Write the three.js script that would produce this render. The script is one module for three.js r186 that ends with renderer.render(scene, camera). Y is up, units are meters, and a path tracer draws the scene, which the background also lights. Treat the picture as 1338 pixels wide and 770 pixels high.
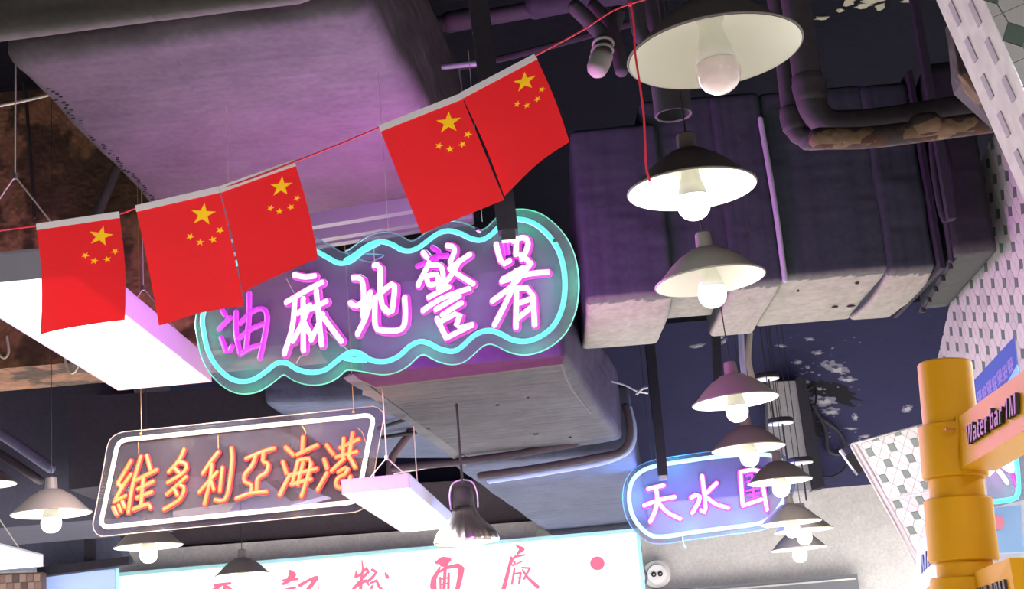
import * as THREE from 'three';
import { mergeGeometries } from 'three/addons/utils/BufferGeometryUtils.js';
import { FontLoader } from 'three/addons/loaders/FontLoader.js';
import { TextGeometry } from 'three/addons/geometries/TextGeometry.js';
import { RectAreaLightUniformsLib } from 'three/addons/lights/RectAreaLightUniformsLib.js';

RectAreaLightUniformsLib.init();
const scene = new THREE.Scene();
const renderer = new THREE.WebGLRenderer({ antialias: true });
renderer.toneMapping = THREE.LinearToneMapping;
renderer.toneMappingExposure = 1.0;
renderer.shadowMap.enabled = true;

// ---------------------------------------------------------------- camera
const W = 1338, H = 770, FOCAL = 1900, EYE = 1.6;
const PITCH = 15 * Math.PI / 180, ROLL = -0.0855;
const camera = new THREE.PerspectiveCamera(2 * Math.atan(H / 2 / FOCAL) * 180 / Math.PI, W / H, 0.05, 60);
camera.position.set(0, EYE, 0);
camera.rotation.order = 'YXZ';
camera.rotation.set(PITCH, 0, ROLL);
scene.add(camera);
camera.updateMatrixWorld(true);
scene.background = new THREE.Color(0x030304);

// ---------------------------------------------------------------- lights (levels)
const PANEL_LIGHT = 55;          // radiance of the light that the LED panels give
const PANEL_GLOW = 1.25;         // what the eye sees of a panel
const BULB_LIGHT = 1.5, BULB_GLOW = 1.5;
const PINK_LIGHT = 1.0, GREEN_LIGHT = 0.1, ORANGE_LIGHT = 0.25, BLUE_LIGHT = 1.1;

// ---------------------------------------------------------------- measuring helpers
const V = (x, y, z) => new THREE.Vector3(x, y, z);
const EYEP = V(0, EYE, 0);
const ray = (px, py) => V((px - W / 2) / FOCAL, -(py - H / 2) / FOCAL, -1).applyQuaternion(camera.quaternion);
const at = (px, py, d) => { const r = ray(px, py); return r.multiplyScalar(d / -r.z).add(EYEP); };      // at the distance d in front
const atH = (px, py, h) => { const r = ray(px, py); return r.multiplyScalar(h / r.y).add(EYEP); };      // at the height h above the eye
const atX = (px, py, x) => { const r = ray(px, py); return r.multiplyScalar(x / r.x).add(EYEP); };
const onPlane = (px, py, o, n) => { const r = ray(px, py); const t = o.clone().sub(EYEP).dot(n) / r.dot(n); return r.multiplyScalar(t).add(EYEP); };
let seed = 7;
const rnd = () => { seed = (seed * 16807) % 2147483647; return seed / 2147483647; };
const rr = (a, b) => a + (b - a) * rnd();

// tileable value noise
function makeNoise(s) {
  const N = 64, g = new Float32Array(N * N); let q = s * 7919 + 13;
  for (let i = 0; i < g.length; i++) { q = (q * 16807) % 2147483647; g[i] = q / 2147483647; }
  const sm = t => t * t * (3 - 2 * t);
  return (x, y, per) => {
    const x0 = Math.floor(x), y0 = Math.floor(y), fx = sm(x - x0), fy = sm(y - y0), m = (a) => ((a % per) + per) % per;
    const G = (a, b) => g[(m(b) % N) * N + (m(a) % N)];
    return (G(x0, y0) * (1 - fx) + G(x0 + 1, y0) * fx) * (1 - fy) + (G(x0, y0 + 1) * (1 - fx) + G(x0 + 1, y0 + 1) * fx) * fy;
  };
}
const nz = makeNoise(3), nz2 = makeNoise(11);
const fbm = (u, v, per, oct = 4, n = nz) => { let a = 0, w = 0.5, t = 0; for (let o = 0; o < oct; o++) { a += w * n(u * per, v * per, per); t += w; w *= 0.5; per *= 2; if (per > 64) break; } return a / t; };

function dataTex(size, fn, srgb = false) {
  const d = new Uint8Array(size * size * 4);
  for (let y = 0; y < size; y++) for (let x = 0; x < size; x++) {
    const c = fn(x / size, y / size), o = (y * size + x) * 4;
    d[o] = Math.max(0, Math.min(255, c[0] * 255)); d[o + 1] = Math.max(0, Math.min(255, c[1] * 255)); d[o + 2] = Math.max(0, Math.min(255, c[2] * 255)); d[o + 3] = 255;
  }
  const t = new THREE.DataTexture(d, size, size);
  t.wrapS = t.wrapT = THREE.RepeatWrapping; t.magFilter = THREE.LinearFilter; t.minFilter = THREE.LinearFilter;
  if (srgb) t.colorSpace = THREE.SRGBColorSpace;
  t.needsUpdate = true; return t;
}
const grey = v => [v, v, v];
const texMottle = dataTex(256, (u, v) => grey(0.84 + 0.16 * (0.5 * fbm(u, v, 8, 4) + 0.5 * nz2(u * 64, v * 64, 64))), true);
const texGrain = dataTex(256, (u, v) => grey(0.6 * fbm(u, v, 16, 3) + 0.4 * nz2(u * 64, v * 64, 64)));
const texCloth = dataTex(256, (u, v) => grey(0.7 * fbm(u, v * 0.999, 4, 3) + 0.3 * (nz2(u * 8, v * 32, 32))));
const texConcrete = dataTex(512, (u, v) => {
  const a = fbm(u, v, 4, 5), b = fbm(u, v, 6, 5, nz2), c = fbm(u, v, 32, 2);
  const e = Math.max(0, Math.min(1, (b - 0.42) / 0.16)), k = 0.55 + 0.45 * e * e * (3 - 2 * e), s = (0.75 + 0.5 * a) * (0.85 + 0.3 * c) * k;
  return [0.62 * s, 0.50 * s, 0.42 * s];
}, true);
const texRust = dataTex(256, (u, v) => {
  const a = fbm(u, v, 4, 4), b = fbm(u, v, 8, 4, nz2);
  if (a > 0.6) return [0.62 + 0.2 * b, 0.52 + 0.2 * b, 0.38 + 0.2 * b];
  if (b > 0.55) return [0.46, 0.28, 0.19];
  return [0.3 + 0.14 * a, 0.26 + 0.12 * a, 0.26 + 0.12 * a];
}, true);
texRust.repeat.set(3, 3);

// ---------------------------------------------------------------- materials
const M = {};
function mat(key, color, rough = 0.8, o = {}) {
  const m = new THREE.MeshPhysicalMaterial({ color: new THREE.Color(color), roughness: rough, ...o });
  m.name = key; M[key] = m; return m;
}
const two = { side: THREE.DoubleSide };
mat('dark_paint', 0x3b3a4c, 0.9, { map: texMottle, bumpMap: texGrain, bumpScale: 0.002, ...two });
mat('black_paint', 0x35323c, 0.85, { specularIntensity: 0.3, map: texMottle, ...two });
mat('ceiling_paint', 0x14131c, 0.95, { specularIntensity: 0.1, map: texMottle, bumpMap: texGrain, bumpScale: 0.004 });
mat('navy_wall', 0x39395c, 0.9, { map: texMottle, bumpMap: texGrain, bumpScale: 0.003, ...two });
mat('white_wall', 0xd4cfcd, 0.9, { map: texMottle });
mat('grey_wall', 0x9a969b, 0.9, { map: texMottle });
mat('room_wall', 0x8f8a86, 0.9, { map: texMottle });
mat('floor_tile', 0xcfcac2, 0.55, { map: texMottle });
mat('concrete', 0xb8a294, 0.95, { map: texConcrete, bumpMap: texGrain, bumpScale: 0.01 });
mat('dark_pipe', 0x474248, 0.7, { specularIntensity: 0.3, map: texMottle, bumpMap: texGrain, bumpScale: 0.001 });
mat('rust', 0x8a8080, 0.9, { map: texRust, bumpMap: texGrain, bumpScale: 0.01 });
mat('duct_wrap', 0xffffff, 0.8, { specularIntensity: 0.2, map: texMottle, bumpMap: texCloth, bumpScale: 0.012, vertexColors: true, ...two });
mat('shade_outer', 0x665f5b, 0.55);
mat('shade_inner', 0xbdbdac, 0.5, two);
mat('bulb_neck', 0xd6d6ca, 0.5);
mat('bulb_off', 0xd8c8c4, 0.18, { clearcoat: 0.5 });
mat('bulb_on', 0xffffff, 0.4, { emissive: new THREE.Color(1, 0.98, 0.93), emissiveIntensity: BULB_GLOW });
mat('bulb_dim', 0xffffff, 0.4, { emissive: new THREE.Color(1, 0.98, 0.93), emissiveIntensity: 1.1 });
mat('metal', 0xb0aba5, 0.28, { metalness: 1 });
mat('chrome', 0xa9a9ae, 0.32, { metalness: 1 });
mat('cord', 0x1b191c, 0.7);
mat('wire_light', 0xb9aFA4, 0.5, { metalness: 0.4 });
mat('wire_brass', 0xc39a5c, 0.4, { metalness: 0.7 });
mat('diffuser', 0xffffff, 0.6, { emissive: new THREE.Color(0.97, 0.985, 1), emissiveIntensity: PANEL_GLOW });
mat('panel_body', 0x9c9ba8, 0.5);
mat('acrylic', 0xd8d4e0, 0.06, { transmission: 0.9, thickness: 0, specularIntensity: 0.03, ...two });
mat('acrylic_clear', 0xd8d4e0, 0.06, { transmission: 0.975, thickness: 0, specularIntensity: 0.03, ...two });
mat('acrylic_edge_green_lit', 0x86d8bc, 0.2);  // clear edge; green glow of the tube is put into its colour
mat('flag_hem', 0xd9d2d4, 0.85, two);
mat('red_string', 0xd2243c, 0.6);
mat('yellow_paint', 0xc48a00, 0.5, { specularIntensity: 0.35, bumpMap: texGrain, bumpScale: 0.0004 });
mat('pale_yellow', 0xe9bf63, 0.45);
mat('black_letter', 0x2a2024, 0.5);
mat('tile_white', 0xb9b6b6, 0.22);
mat('tile_white_b', 0xadabac, 0.25);
mat('tile_grey', 0x5f6c66, 0.25);
mat('grout', 0xb9b5b3, 0.9);
mat('tile_pink', 0x9a8076, 0.5); mat('tile_pink_b', 0x86695f, 0.5); mat('tile_pink_c', 0x5d4a46, 0.5);
const glowMat = (key, body, r, g, b, k) => mat(key, body, 0.5, { emissive: new THREE.Color(r, g, b), emissiveIntensity: k });
glowMat('neon_white_pink', 0x808080, 1.0, 0.86, 0.98, 1.35);
glowMat('neon_magenta', 0x501050, 0.78, 0.04, 0.85, 0.95);
glowMat('neon_magenta_skin', 0x501050, 0.85, 0.06, 0.68, 0.8);
glowMat('neon_cyan', 0x205050, 0.16, 0.95, 0.82, 1.1);
glowMat('neon_orange', 0x503010, 1.0, 0.33, 0.05, 1.05);
glowMat('neon_red_skin', 0x501010, 0.75, 0.03, 0.05, 0.8);
glowMat('neon_warm', 0x808070, 1.0, 0.90, 0.72, 1.4);
glowMat('neon_blue', 0x406070, 0.55, 0.95, 1.0, 1.3);
glowMat('neon_blue_skin', 0x20a0e0, 0.02, 0.36, 0.75, 0.6);

// ---------------------------------------------------------------- naming helpers
const used = {};
function numbered(name) { const k = used[name] = (used[name] ?? -1) + 1; return k ? `${name}_${String(k).padStart(3, '0')}` : name; }
function tag(o, label, category, group) { o.userData.label = label; o.userData.category = category; if (group) o.userData.group = group; return o; }
function thing(name, label, category, pos = V(0, 0, 0), group) {
  const o = new THREE.Group(); o.name = numbered(name); o.position.copy(pos); scene.add(o); return tag(o, label, category, group);
}
function prep(g) {
  const keep = g.userData.keepUv;
  g = g.index ? g.toNonIndexed() : g;
  if (!g.attributes.normal) g.computeVertexNormals();
  if (!keep) {
    const p = g.attributes.position, uv = new Float32Array(p.count * 2), a = V(), b = V(), c = V();
    for (let i = 0; i < p.count; i += 3) {
      a.fromBufferAttribute(p, i); b.fromBufferAttribute(p, i + 1); c.fromBufferAttribute(p, i + 2);
      const n = b.clone().sub(a).cross(c.clone().sub(a)), X = Math.abs(n.x), Y = Math.abs(n.y), Z = Math.abs(n.z);
      [a, b, c].forEach((q, k) => { const o = (i + k) * 2; if (X > Y && X > Z) { uv[o] = q.z; uv[o + 1] = q.y; } else if (Y > Z) { uv[o] = q.x; uv[o + 1] = q.z; } else { uv[o] = q.x; uv[o + 1] = q.y; } });
    }
    g.setAttribute('uv', new THREE.BufferAttribute(uv, 2));
  }
  g.userData.keepUv = keep;
  for (const k of Object.keys(g.attributes)) if (!['position', 'normal', 'uv', 'color'].includes(k)) g.deleteAttribute(k);
  return g;
}
const anyNames = {};
function mesh(name, geos, m, parent = scene) {
  geos = [].concat(geos).map(prep);
  const hasC = geos.some(g => g.attributes.color);
  if (m.vertexColors && !hasC) for (const g of geos) g.setAttribute('color', new THREE.BufferAttribute(new Float32Array(g.attributes.position.count * 3).fill(1), 3));
  const g = geos.length > 1 ? mergeGeometries(geos) : geos[0];
  const o = new THREE.Mesh(g, m); o.castShadow = o.receiveShadow = true;
  if (parent === scene) o.name = numbered(name);
  else { const c = parent.userData.names ??= {}; const k = c[name] = (c[name] ?? -1) + 1; o.name = k ? `${name}_${String(k).padStart(3, '0')}` : name; }
  parent.add(o); return o;
}
function struct(name, geos, m, parent = scene) { const o = mesh(name, geos, m, parent); if (parent === scene) o.userData.kind = 'structure'; return o; }
const box = (w, h, d, x = 0, y = 0, z = 0) => new THREE.BoxGeometry(w, h, d).translate(x, y, z);
const boxAB = (x0, y0, z0, x1, y1, z1) => box(x1 - x0, y1 - y0, z1 - z0, (x0 + x1) / 2, (y0 + y1) / 2, (z0 + z1) / 2);
function curveOf(pts, round = true) { return round && pts.length > 2 ? new THREE.CatmullRomCurve3(pts, false, 'centripetal') : (() => { const c = new THREE.CurvePath(); for (let i = 1; i < pts.length; i++) c.add(new THREE.LineCurve3(pts[i - 1], pts[i])); return c; })(); }
function tube(pts, r, radial = 8, round = true, seg = 0, caps = true) {
  const c = curveOf(pts, round), g = [new THREE.TubeGeometry(c, seg || Math.max(1, (pts.length - 1) * (round && pts.length > 2 ? 7 : 1)), r, radial, false)];
  if (caps) for (const p of [pts[0], pts[pts.length - 1]]) g.push(new THREE.SphereGeometry(r, radial, 5).translate(p.x, p.y, p.z));
  return mergeGeometries(g.map(prep));
}
function loopTube(pts, r, radial = 8, per = 6) { return new THREE.TubeGeometry(new THREE.CatmullRomCurve3(pts, true, 'centripetal'), pts.length * per, r, radial, true); }
const lathe = (prof, seg = 40) => new THREE.LatheGeometry(prof.map(p => new THREE.Vector2(p[0], p[1])), seg);
// a prism: the quad a b c d pushed along v
function prism(q, v) {
  const [a, b, c, d] = q, [e, f, g, h] = q.map(p => p.clone().add(v)), pos = [];
  const quad = (p, q, r, s) => { for (const k of [p, q, r, p, r, s]) pos.push(k.x, k.y, k.z); };
  const cen = a.clone().add(b).add(c).add(d).add(e).add(f).add(g).add(h).multiplyScalar(1 / 8);
  const put = (p, q, r, s) => { const n = q.clone().sub(p).cross(r.clone().sub(p)); if (n.dot(p.clone().add(r).multiplyScalar(0.5).sub(cen)) < 0) quad(s, r, q, p); else quad(p, q, r, s); };
  put(a, b, c, d); put(e, f, g, h); put(a, b, f, e); put(b, c, g, f); put(c, d, h, g); put(d, a, e, h);
  const geo = new THREE.BufferGeometry(); geo.setAttribute('position', new THREE.Float32BufferAttribute(pos, 3)); geo.computeVertexNormals(); return geo;
}
// a box with rounded, slightly uneven faces bent onto a bottom quad (nearLeft, nearRight, farRight, farLeft) and raised to a height
function wrapBox(q, height, r, n, amp, freq, colorAt, sag = 0) {
  const w = q[0].distanceTo(q[1]), l = q[0].distanceTo(q[3]), g = new THREE.BoxGeometry(w, height, l, n[0], n[1], n[2]);
  g.deleteAttribute('normal'); g.deleteAttribute('uv');
  const p = g.attributes.position, v = V(), c = V(), d = V(), col = new Float32Array(p.count * 3);
  for (let i = 0; i < p.count; i++) {
    v.fromBufferAttribute(p, i);
    c.set(Math.max(-w / 2 + r, Math.min(w / 2 - r, v.x)), Math.max(-height / 2 + r, Math.min(height / 2 - r, v.y)), Math.max(-l / 2 + r, Math.min(l / 2 - r, v.z)));
    d.subVectors(v, c);
    const len = d.length(), nn = len > 1e-6 ? d.clone().divideScalar(len) : V(0, 0, 0);
    if (len > 1e-6) v.copy(c).addScaledVector(nn, r);
    const k = amp * ((fbm((v.x * 0.31 + v.y * 0.57 + 3) * freq % 1, (v.z * 0.37 + v.y * 0.21 + 5) * freq % 1, 4, 4) - 0.5) * 2);
    v.addScaledVector(nn, k);
    const u = v.x / w + 0.5, t = v.z / l + 0.5;                     // t = 1 at the near side
    const near = q[0].clone().lerp(q[1], u), far = q[3].clone().lerp(q[2], u), pt = far.lerp(near, t);
    const s = v.y / height + 0.5;
    pt.y += s * height - (s < 0.5 ? sag * Math.sin(Math.PI * Math.max(0, Math.min(1, t))) * (1 - 2 * s) : 0);
    p.setXYZ(i, pt.x, pt.y, pt.z);
    const cc = colorAt(u, s, t, pt, nn); col.set(cc, i * 3);
  }
  g.setAttribute('color', new THREE.BufferAttribute(col, 3));
  g.computeVertexNormals();
  // one normal where faces meet
  const map = new Map(), nrm = g.attributes.normal, key = i => `${Math.round(p.getX(i) * 1e4)},${Math.round(p.getY(i) * 1e4)},${Math.round(p.getZ(i) * 1e4)}`;
  for (let i = 0; i < p.count; i++) { const k = key(i); if (!map.has(k)) map.set(k, V(0, 0, 0)); map.get(k).add(v.fromBufferAttribute(nrm, i)); }
  for (let i = 0; i < p.count; i++) { const k = map.get(key(i)).clone().normalize(); nrm.setXYZ(i, k.x, k.y, k.z); }
  return g;
}
function pointLight(color, intensity, pos, size, parent = scene) {
  const l = new THREE.PointLight(color, intensity); l.position.copy(pos); l.castShadow = true; l.shadow.radius = size / 0.02; l.name = 'glow'; parent.add(l); return l;
}

// ================================================================ SETTING
const BACK = -13.5, TOP = EYE + 3.2;
struct('floor', boxAB(-8, -0.2, -14, 6, 0, 7), M.floor_tile);
struct('ceiling', boxAB(-8, TOP, -14, 6, TOP + 0.25, 7), M.ceiling_paint);
{
  const c = scene.getObjectByName('ceiling'), flakes = mat('paint_flake', 0x8c8672, 0.9);
  for (const [x, y, rx, rz] of [[1110, 3, 0.035, 0.05], [1128, 8, 0.05, 0.03], [1140, 2, 0.06, 0.03], [1150, 10, 0.03, 0.04], [1098, 14, 0.02, 0.03], [1190, 1, 0.05, 0.02], [1160, -6, 0.06, 0.04], [1075, 24, 0.05, 0.03]]) {
    const p = atH(x, y, 3.195), sh = new THREE.Shape(); for (let k = 0; k < 11; k++) { const a = k / 11 * 6.283, j = rr(0.5, 1.2), X = Math.cos(a) * rx * j, Z = Math.sin(a) * rz * j; k ? sh.lineTo(X, Z) : sh.moveTo(X, Z); }
    mesh('paint_flake', new THREE.ExtrudeGeometry(sh, { depth: 0.005, bevelEnabled: false }).rotateX(Math.PI / 2 + rr(-0.1, 0.1)).translate(p.x, p.y + 0.005, p.z), flakes, c);
  }
}
struct('wall_left', boxAB(-8.2, 0, -14, -8, TOP, 7), M.room_wall);
struct('wall_right', boxAB(6, 0, -14, 6.2, TOP, 7), M.room_wall);
struct('wall_front', boxAB(-8, 0, 7, 6, TOP, 7.2), M.room_wall);
const WHITE_TOP = at(1050, 641, 13.5).y;
struct('wall_back', boxAB(-8, 0, BACK - 0.2, 6, WHITE_TOP, BACK), M.white_wall);

// upper back wall in dark blue with peeling patches
{
  const x0 = -8, x1 = 6, y0 = WHITE_TOP, y1 = TOP;
  const c = document.createElement('canvas'); c.width = 2048; c.height = 512; const g = c.getContext('2d');
  g.fillStyle = '#35355a'; g.fillRect(0, 0, 2048, 512);
  for (let i = 0; i < 5000; i++) { g.fillStyle = `rgba(${rnd() < 0.5 ? '24,24,44' : '70,70,110'},${0.05 + 0.12 * rnd()})`; const s = rr(1, 10); g.fillRect(rnd() * 2048, rnd() * 512, s, s * 0.6); }
  const P = (px, py) => { const p = at(px, py, 13.5); return [(p.x - x0) / (x1 - x0) * 2048, (1 - (p.y - y0) / (y1 - y0)) * 512]; };
  const flake = (px, py, rx, ry, rot, fill) => {
    const [X, Y] = P(px, py), k = 2048 / 14 * 13.5 / 1900; g.fillStyle = fill; g.beginPath();
    for (let a = 0; a < 26; a++) { const t = a / 26 * 6.283, j = rr(0.55, 1.15), dx = Math.cos(t) * rx * j * k, dy = Math.sin(t) * ry * j * k; g.lineTo(X + dx * Math.cos(rot) - dy * Math.sin(rot), Y + dx * Math.sin(rot) + dy * Math.cos(rot)); }
    g.closePath(); g.fill();
  };
  flake(1085, 512, 62, 26, 0.9, '#1f1d26'); flake(1052, 560, 30, 44, 0, '#232129');
  for (const f of [[911, 452, 10, 4, -0.3], [941, 441, 5, 3, -0.5], [946, 446, 3, 7, 0.4], [1084, 477, 8, 14, -0.5], [1093, 482, 9, 16, -0.5], [1107, 496, 10, 6, 0.5], [1068, 461, 6, 5, 0.3], [1042, 473, 5, 6, 0.4], [1076, 524, 14, 11, 0.6], [1085, 538, 10, 8, 0.2], [1058, 443, 7, 3, 0.6], [1117, 545, 3, 9, 0], [1111, 560, 8, 2, 0.3], [1053, 499, 5, 4, 0.5], [1070, 508, 5, 3, 0.6], [1185, 534, 6, 8, 0.2], [1020, 452, 7, 3, 0.5], [1130, 570, 6, 3, 0], [1055, 480, 3, 4, 0]]) {
    f[2] *= 1.4; f[3] *= 1.4; flake(...f, '#8d8b9b'); flake(f[0] + 1, f[1] + 1, f[2] * 0.55, f[3] * 0.55, f[4], '#c3bfc6'); flake(f[0] - 2, f[1] - 2, f[2] * 0.35, f[3] * 0.3, f[4], '#4d4b66');
  }
  for (let i = 0; i < 60; i++) flake(rr(1030, 1130), rr(440, 590), rr(0.8, 3), rr(0.6, 2.4), rr(0, 3), rnd() < 0.5 ? '#77758a' : '#a9a6b0');
  const t = new THREE.CanvasTexture(c); t.colorSpace = THREE.SRGBColorSpace;
  const m = mat('peeling_wall', 0xffffff, 0.85, { map: t });
  const q = new THREE.PlaneGeometry(x1 - x0, y1 - y0).translate((x0 + x1) / 2, (y0 + y1) / 2, BACK); q.userData.keepUv = true;
  const w = struct('wall_back_upper', boxAB(x0, y0, BACK - 0.2, x1, y1, BACK - 0.002), M.navy_wall);
  mesh('painted_face', q, m, w);
}
// light grey pilaster and white patch on the back wall
{
  const a = at(1002, 500, 13.3), b = at(1052, 497, 13.3), c = at(1066, 640, 13.3), d = at(1008, 645, 13.3);
  const w = struct('wall_back_pilaster', prism([a, b, c, d], V(0, 0, -0.18)), M.grey_wall);
  struct('wall_back_strip', prism([at(1040, 494, 13.25), at(1052, 492, 13.25), at(1078, 636, 13.25), at(1062, 640, 13.25)], V(0, 0, -0.2)), M.black_paint);
}
// concrete downstand beam at the left
{
  const bm = struct('beam', boxAB(-8, EYE + 1.72, -7.5, -1.0, TOP, -7.0), M.concrete);
}
// dark bulkheads in the left background
struct('bulkhead', boxAB(-8, EYE + 1.28, -10.6, -2.6, TOP, -9.6), M.dark_paint);
{
  const a = at(88, 520, 9.0), b = at(380, 500, 9.0), c = at(380, 610, 9.0), d = at(90, 640, 9.0);
  struct('bulkhead_box', prism([a, b, c, d], V(0, 0, -0.5)), M.black_paint);
}
// the wall band above the lit shop sign
{
  const a = at(155, 722, 13.1), b = at(830, 672, 13.1), c = at(830, 770, 13.1), d = at(155, 800, 13.1);
  struct('wall_back_band', prism([at(152, 722, 12.8), at(700, 681, 12.8), at(700, 780, 12.8), at(155, 800, 12.8)], V(0, 0, -0.6)), M.white_wall);
}
struct('wall_back_soffit', prism([at(120, 655, 12.85), at(660, 625, 12.85), at(700, 681, 12.85), at(120, 721, 12.85)], V(0, 0, -0.6)), mat('soffit_paint', 0x4a4049, 0.9, { map: texMottle }));
struct('wall_left_panel', prism([at(-30, 642, 12.0), at(120, 655, 12.0), at(165, 735, 12.0), at(-30, 745, 12.0)], V(0, 0, -0.3)), mat('slate_wall', 0x6a6c86, 0.9, { map: texMottle }));

// ---------------------------------------------------------------- tiled partition at the right
const tileShape = (() => {            // one octagon quartered by thin joints, in the unit lattice
  const g = [], c = 0.29, h = 0.487, j = 0.007;
  for (const [sx, sy] of [[1, 1], [-1, 1], [-1, -1], [1, -1]]) {
    const s = new THREE.Shape(); const P = [[j, j], [h, j], [h, 0.5 - c], [0.5 - c, h], [j, h]].map(([x, y]) => [x * sx * 0.1, y * sy * 0.1]);
    if (sx * sy < 0) P.reverse(); P.forEach(([x, y], i) => i ? s.lineTo(x, y) : s.moveTo(x, y));
    g.push(prep(new THREE.ExtrudeGeometry(s, { depth: 0.005, bevelEnabled: false })));
  }
  return mergeGeometries(g);
})();
const dotShape = prep(new THREE.BoxGeometry(0.0385, 0.0385, 0.0055).rotateZ(Math.PI / 4).translate(0, 0, 0.00275));
function clipTo(P, poly) {            // a convex piece cut to a convex outline (both anticlockwise)
  let out = P;
  for (let i = 0; i < poly.length && out.length; i++) {
    const a = poly[i], b = poly[(i + 1) % poly.length], side = p => (b[0] - a[0]) * (p[1] - a[1]) - (b[1] - a[1]) * (p[0] - a[0]), src = out; out = [];
    for (let k = 0; k < src.length; k++) { const p = src[k], q = src[(k + 1) % src.length], sp = side(p), sq = side(q); if (sp >= 0) out.push(p); if ((sp >= 0) !== (sq >= 0)) { const t = sp / (sp - sq); out.push([p[0] + (q[0] - p[0]) * t, p[1] + (q[1] - p[1]) * t]); } }
  }
  return out;
}
const areaOf = P => P.reduce((s, p, i) => { const q = P[(i + 1) % P.length]; return s + p[0] * q[1] - q[0] * p[1]; }, 0) / 2;
const quarters = [[1, 1], [-1, 1], [-1, -1], [1, -1]].map(([sx, sy]) => { const c = 0.29, h = 0.487, j = 0.007, P = [[j, j], [h, j], [h, 0.5 - c], [0.5 - c, h], [j, h]].map(([x, y]) => [x * sx * 0.1, y * sy * 0.1]); return sx * sy < 0 ? P.reverse() : P; });
const dotPiece = [[[0.0272, 0], [0, 0.0272], [-0.0272, 0], [0, -0.0272]]];
function layTiles(parent, poly, turn, lift, start = [0, 0]) {   // poly: convex, in the parent's own plane
  if (areaOf(poly) < 0) poly = [...poly].reverse();
  const xs = poly.map(p => p[0]), ys = poly.map(p => p[1]), c = Math.cos(turn), s = Math.sin(turn);
  const R = Math.max(Math.max(...xs) - Math.min(...xs), Math.max(...ys) - Math.min(...ys)), cx = (Math.max(...xs) + Math.min(...xs)) / 2, cy = (Math.max(...ys) + Math.min(...ys)) / 2, n = Math.ceil(R / 0.1);
  const add = (name, shape, pieces, i, j, m) => {
    const x = cx + start[0] + (i * c - j * s) * 0.1, y = cy + start[1] + (i * s + j * c) * 0.1;
    const own = poly.map(([X, Y]) => [(X - x) * c + (Y - y) * s, -(X - x) * s + (Y - y) * c]);
    const cut = pieces.map(P => clipTo(P, own)), whole = pieces.reduce((t, P) => t + areaOf(P), 0), left = cut.reduce((t, P) => t + (P.length > 2 ? areaOf(P) : 0), 0);
    if (left < whole * 0.06) return;
    const g = left > whole * 0.999 ? shape : mergeGeometries(cut.filter(P => P.length > 2 && areaOf(P) > 2e-6).map(P => prep(new THREE.ExtrudeGeometry(new THREE.Shape(P.map(p => new THREE.Vector2(...p))), { depth: 0.005, bevelEnabled: false }))));
    const o = mesh(name, g, m, parent); o.position.set(x, y, lift); o.rotation.z = turn;
  };
  for (let i = -n; i <= n; i++) for (let j = -n; j <= n; j++) {
    add('tile', tileShape, quarters, i, j, (i * 7 + j * 13) % 5 === 0 ? M.tile_white_b : M.tile_white);
    add('dot_tile', dotShape, dotPiece, i + 0.5, j + 0.5, M.tile_grey);
  }
}
{
  // the wall runs along the depth at x = 2; its own plane is (z, y)
  const X = 2.0, px = [[1307, 160], [1287, 200], [1226, 470], [1206, 600], [1400, 640], [1400, 160]];
  const pts = px.map(([a, b]) => atX(a, b, X));
  const o = V(X, EYE + 1.3, -5.6);
  const poly = pts.map(p => [(p.z - o.z), p.y - o.y]);           // local x = along +z
  const sh = new THREE.Shape(poly.map(p => new THREE.Vector2(...p)));
  const g = new THREE.ExtrudeGeometry(sh, { depth: 0.1, bevelEnabled: false }).translate(0, 0, -0.1);
  const w = struct('wall_side', g, M.grout); w.position.copy(o); w.rotation.y = -Math.PI / 2;     // local z faces -x, local x along +z
  layTiles(w, poly, 0.53, 0.0, [0.02, 0.01]);
}
// slanted tiled soffit behind the yellow post
{
  const a = V(-2.9, -16.2, -21.1).normalize(), n = V(-0.73, -0.49, 0.48).normalize(), b = a.clone().cross(n).negate().normalize();
  // b points right and towards the eye, a points down and away
  const o = at(1160, 640, 6.95), m = new THREE.Matrix4().makeBasis(b, n.clone().cross(b), n);
  const ux = b, uy = n.clone().cross(b);
  const loc = ([x, y]) => { const p = onPlane(x, y, o, n).sub(o); return [p.dot(ux), p.dot(uy)]; };
  const outline = [[1111, 581], [1202, 556], [1262, 545], [1290, 800], [1228, 800], [1196, 730], [1174, 690], [1150, 650]].map(loc);
  const inner = [[1120, 581], [1202, 556], [1262, 540], [1290, 800], [1236, 800], [1203, 735]].map(loc);
  const sh = new THREE.Shape(outline.map(p => new THREE.Vector2(...p)));
  const w = struct('wall_side_soffit', new THREE.ExtrudeGeometry(sh, { depth: 0.015, bevelEnabled: false }).translate(0, 0, -0.015), M.grout);
  w.position.copy(o); w.quaternion.setFromRotationMatrix(m);
  layTiles(w, inner, 0, 0, [0.01, 0.03]);
  const tr = (P, r) => mesh('edge_trim', tube(P.map(loc).map(([x, y]) => V(x, y, 0.004)), r, 6, false), M.tile_white, w);
  tr([[1119, 582], [1160, 652], [1183, 695], [1203, 735], [1236, 800]], 0.008);
  tr([[1113, 583], [1152, 652], [1176, 695], [1196, 735]], 0.006);
  tr([[1160, 653], [1215, 642], [1280, 630]], 0.006);
}
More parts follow.
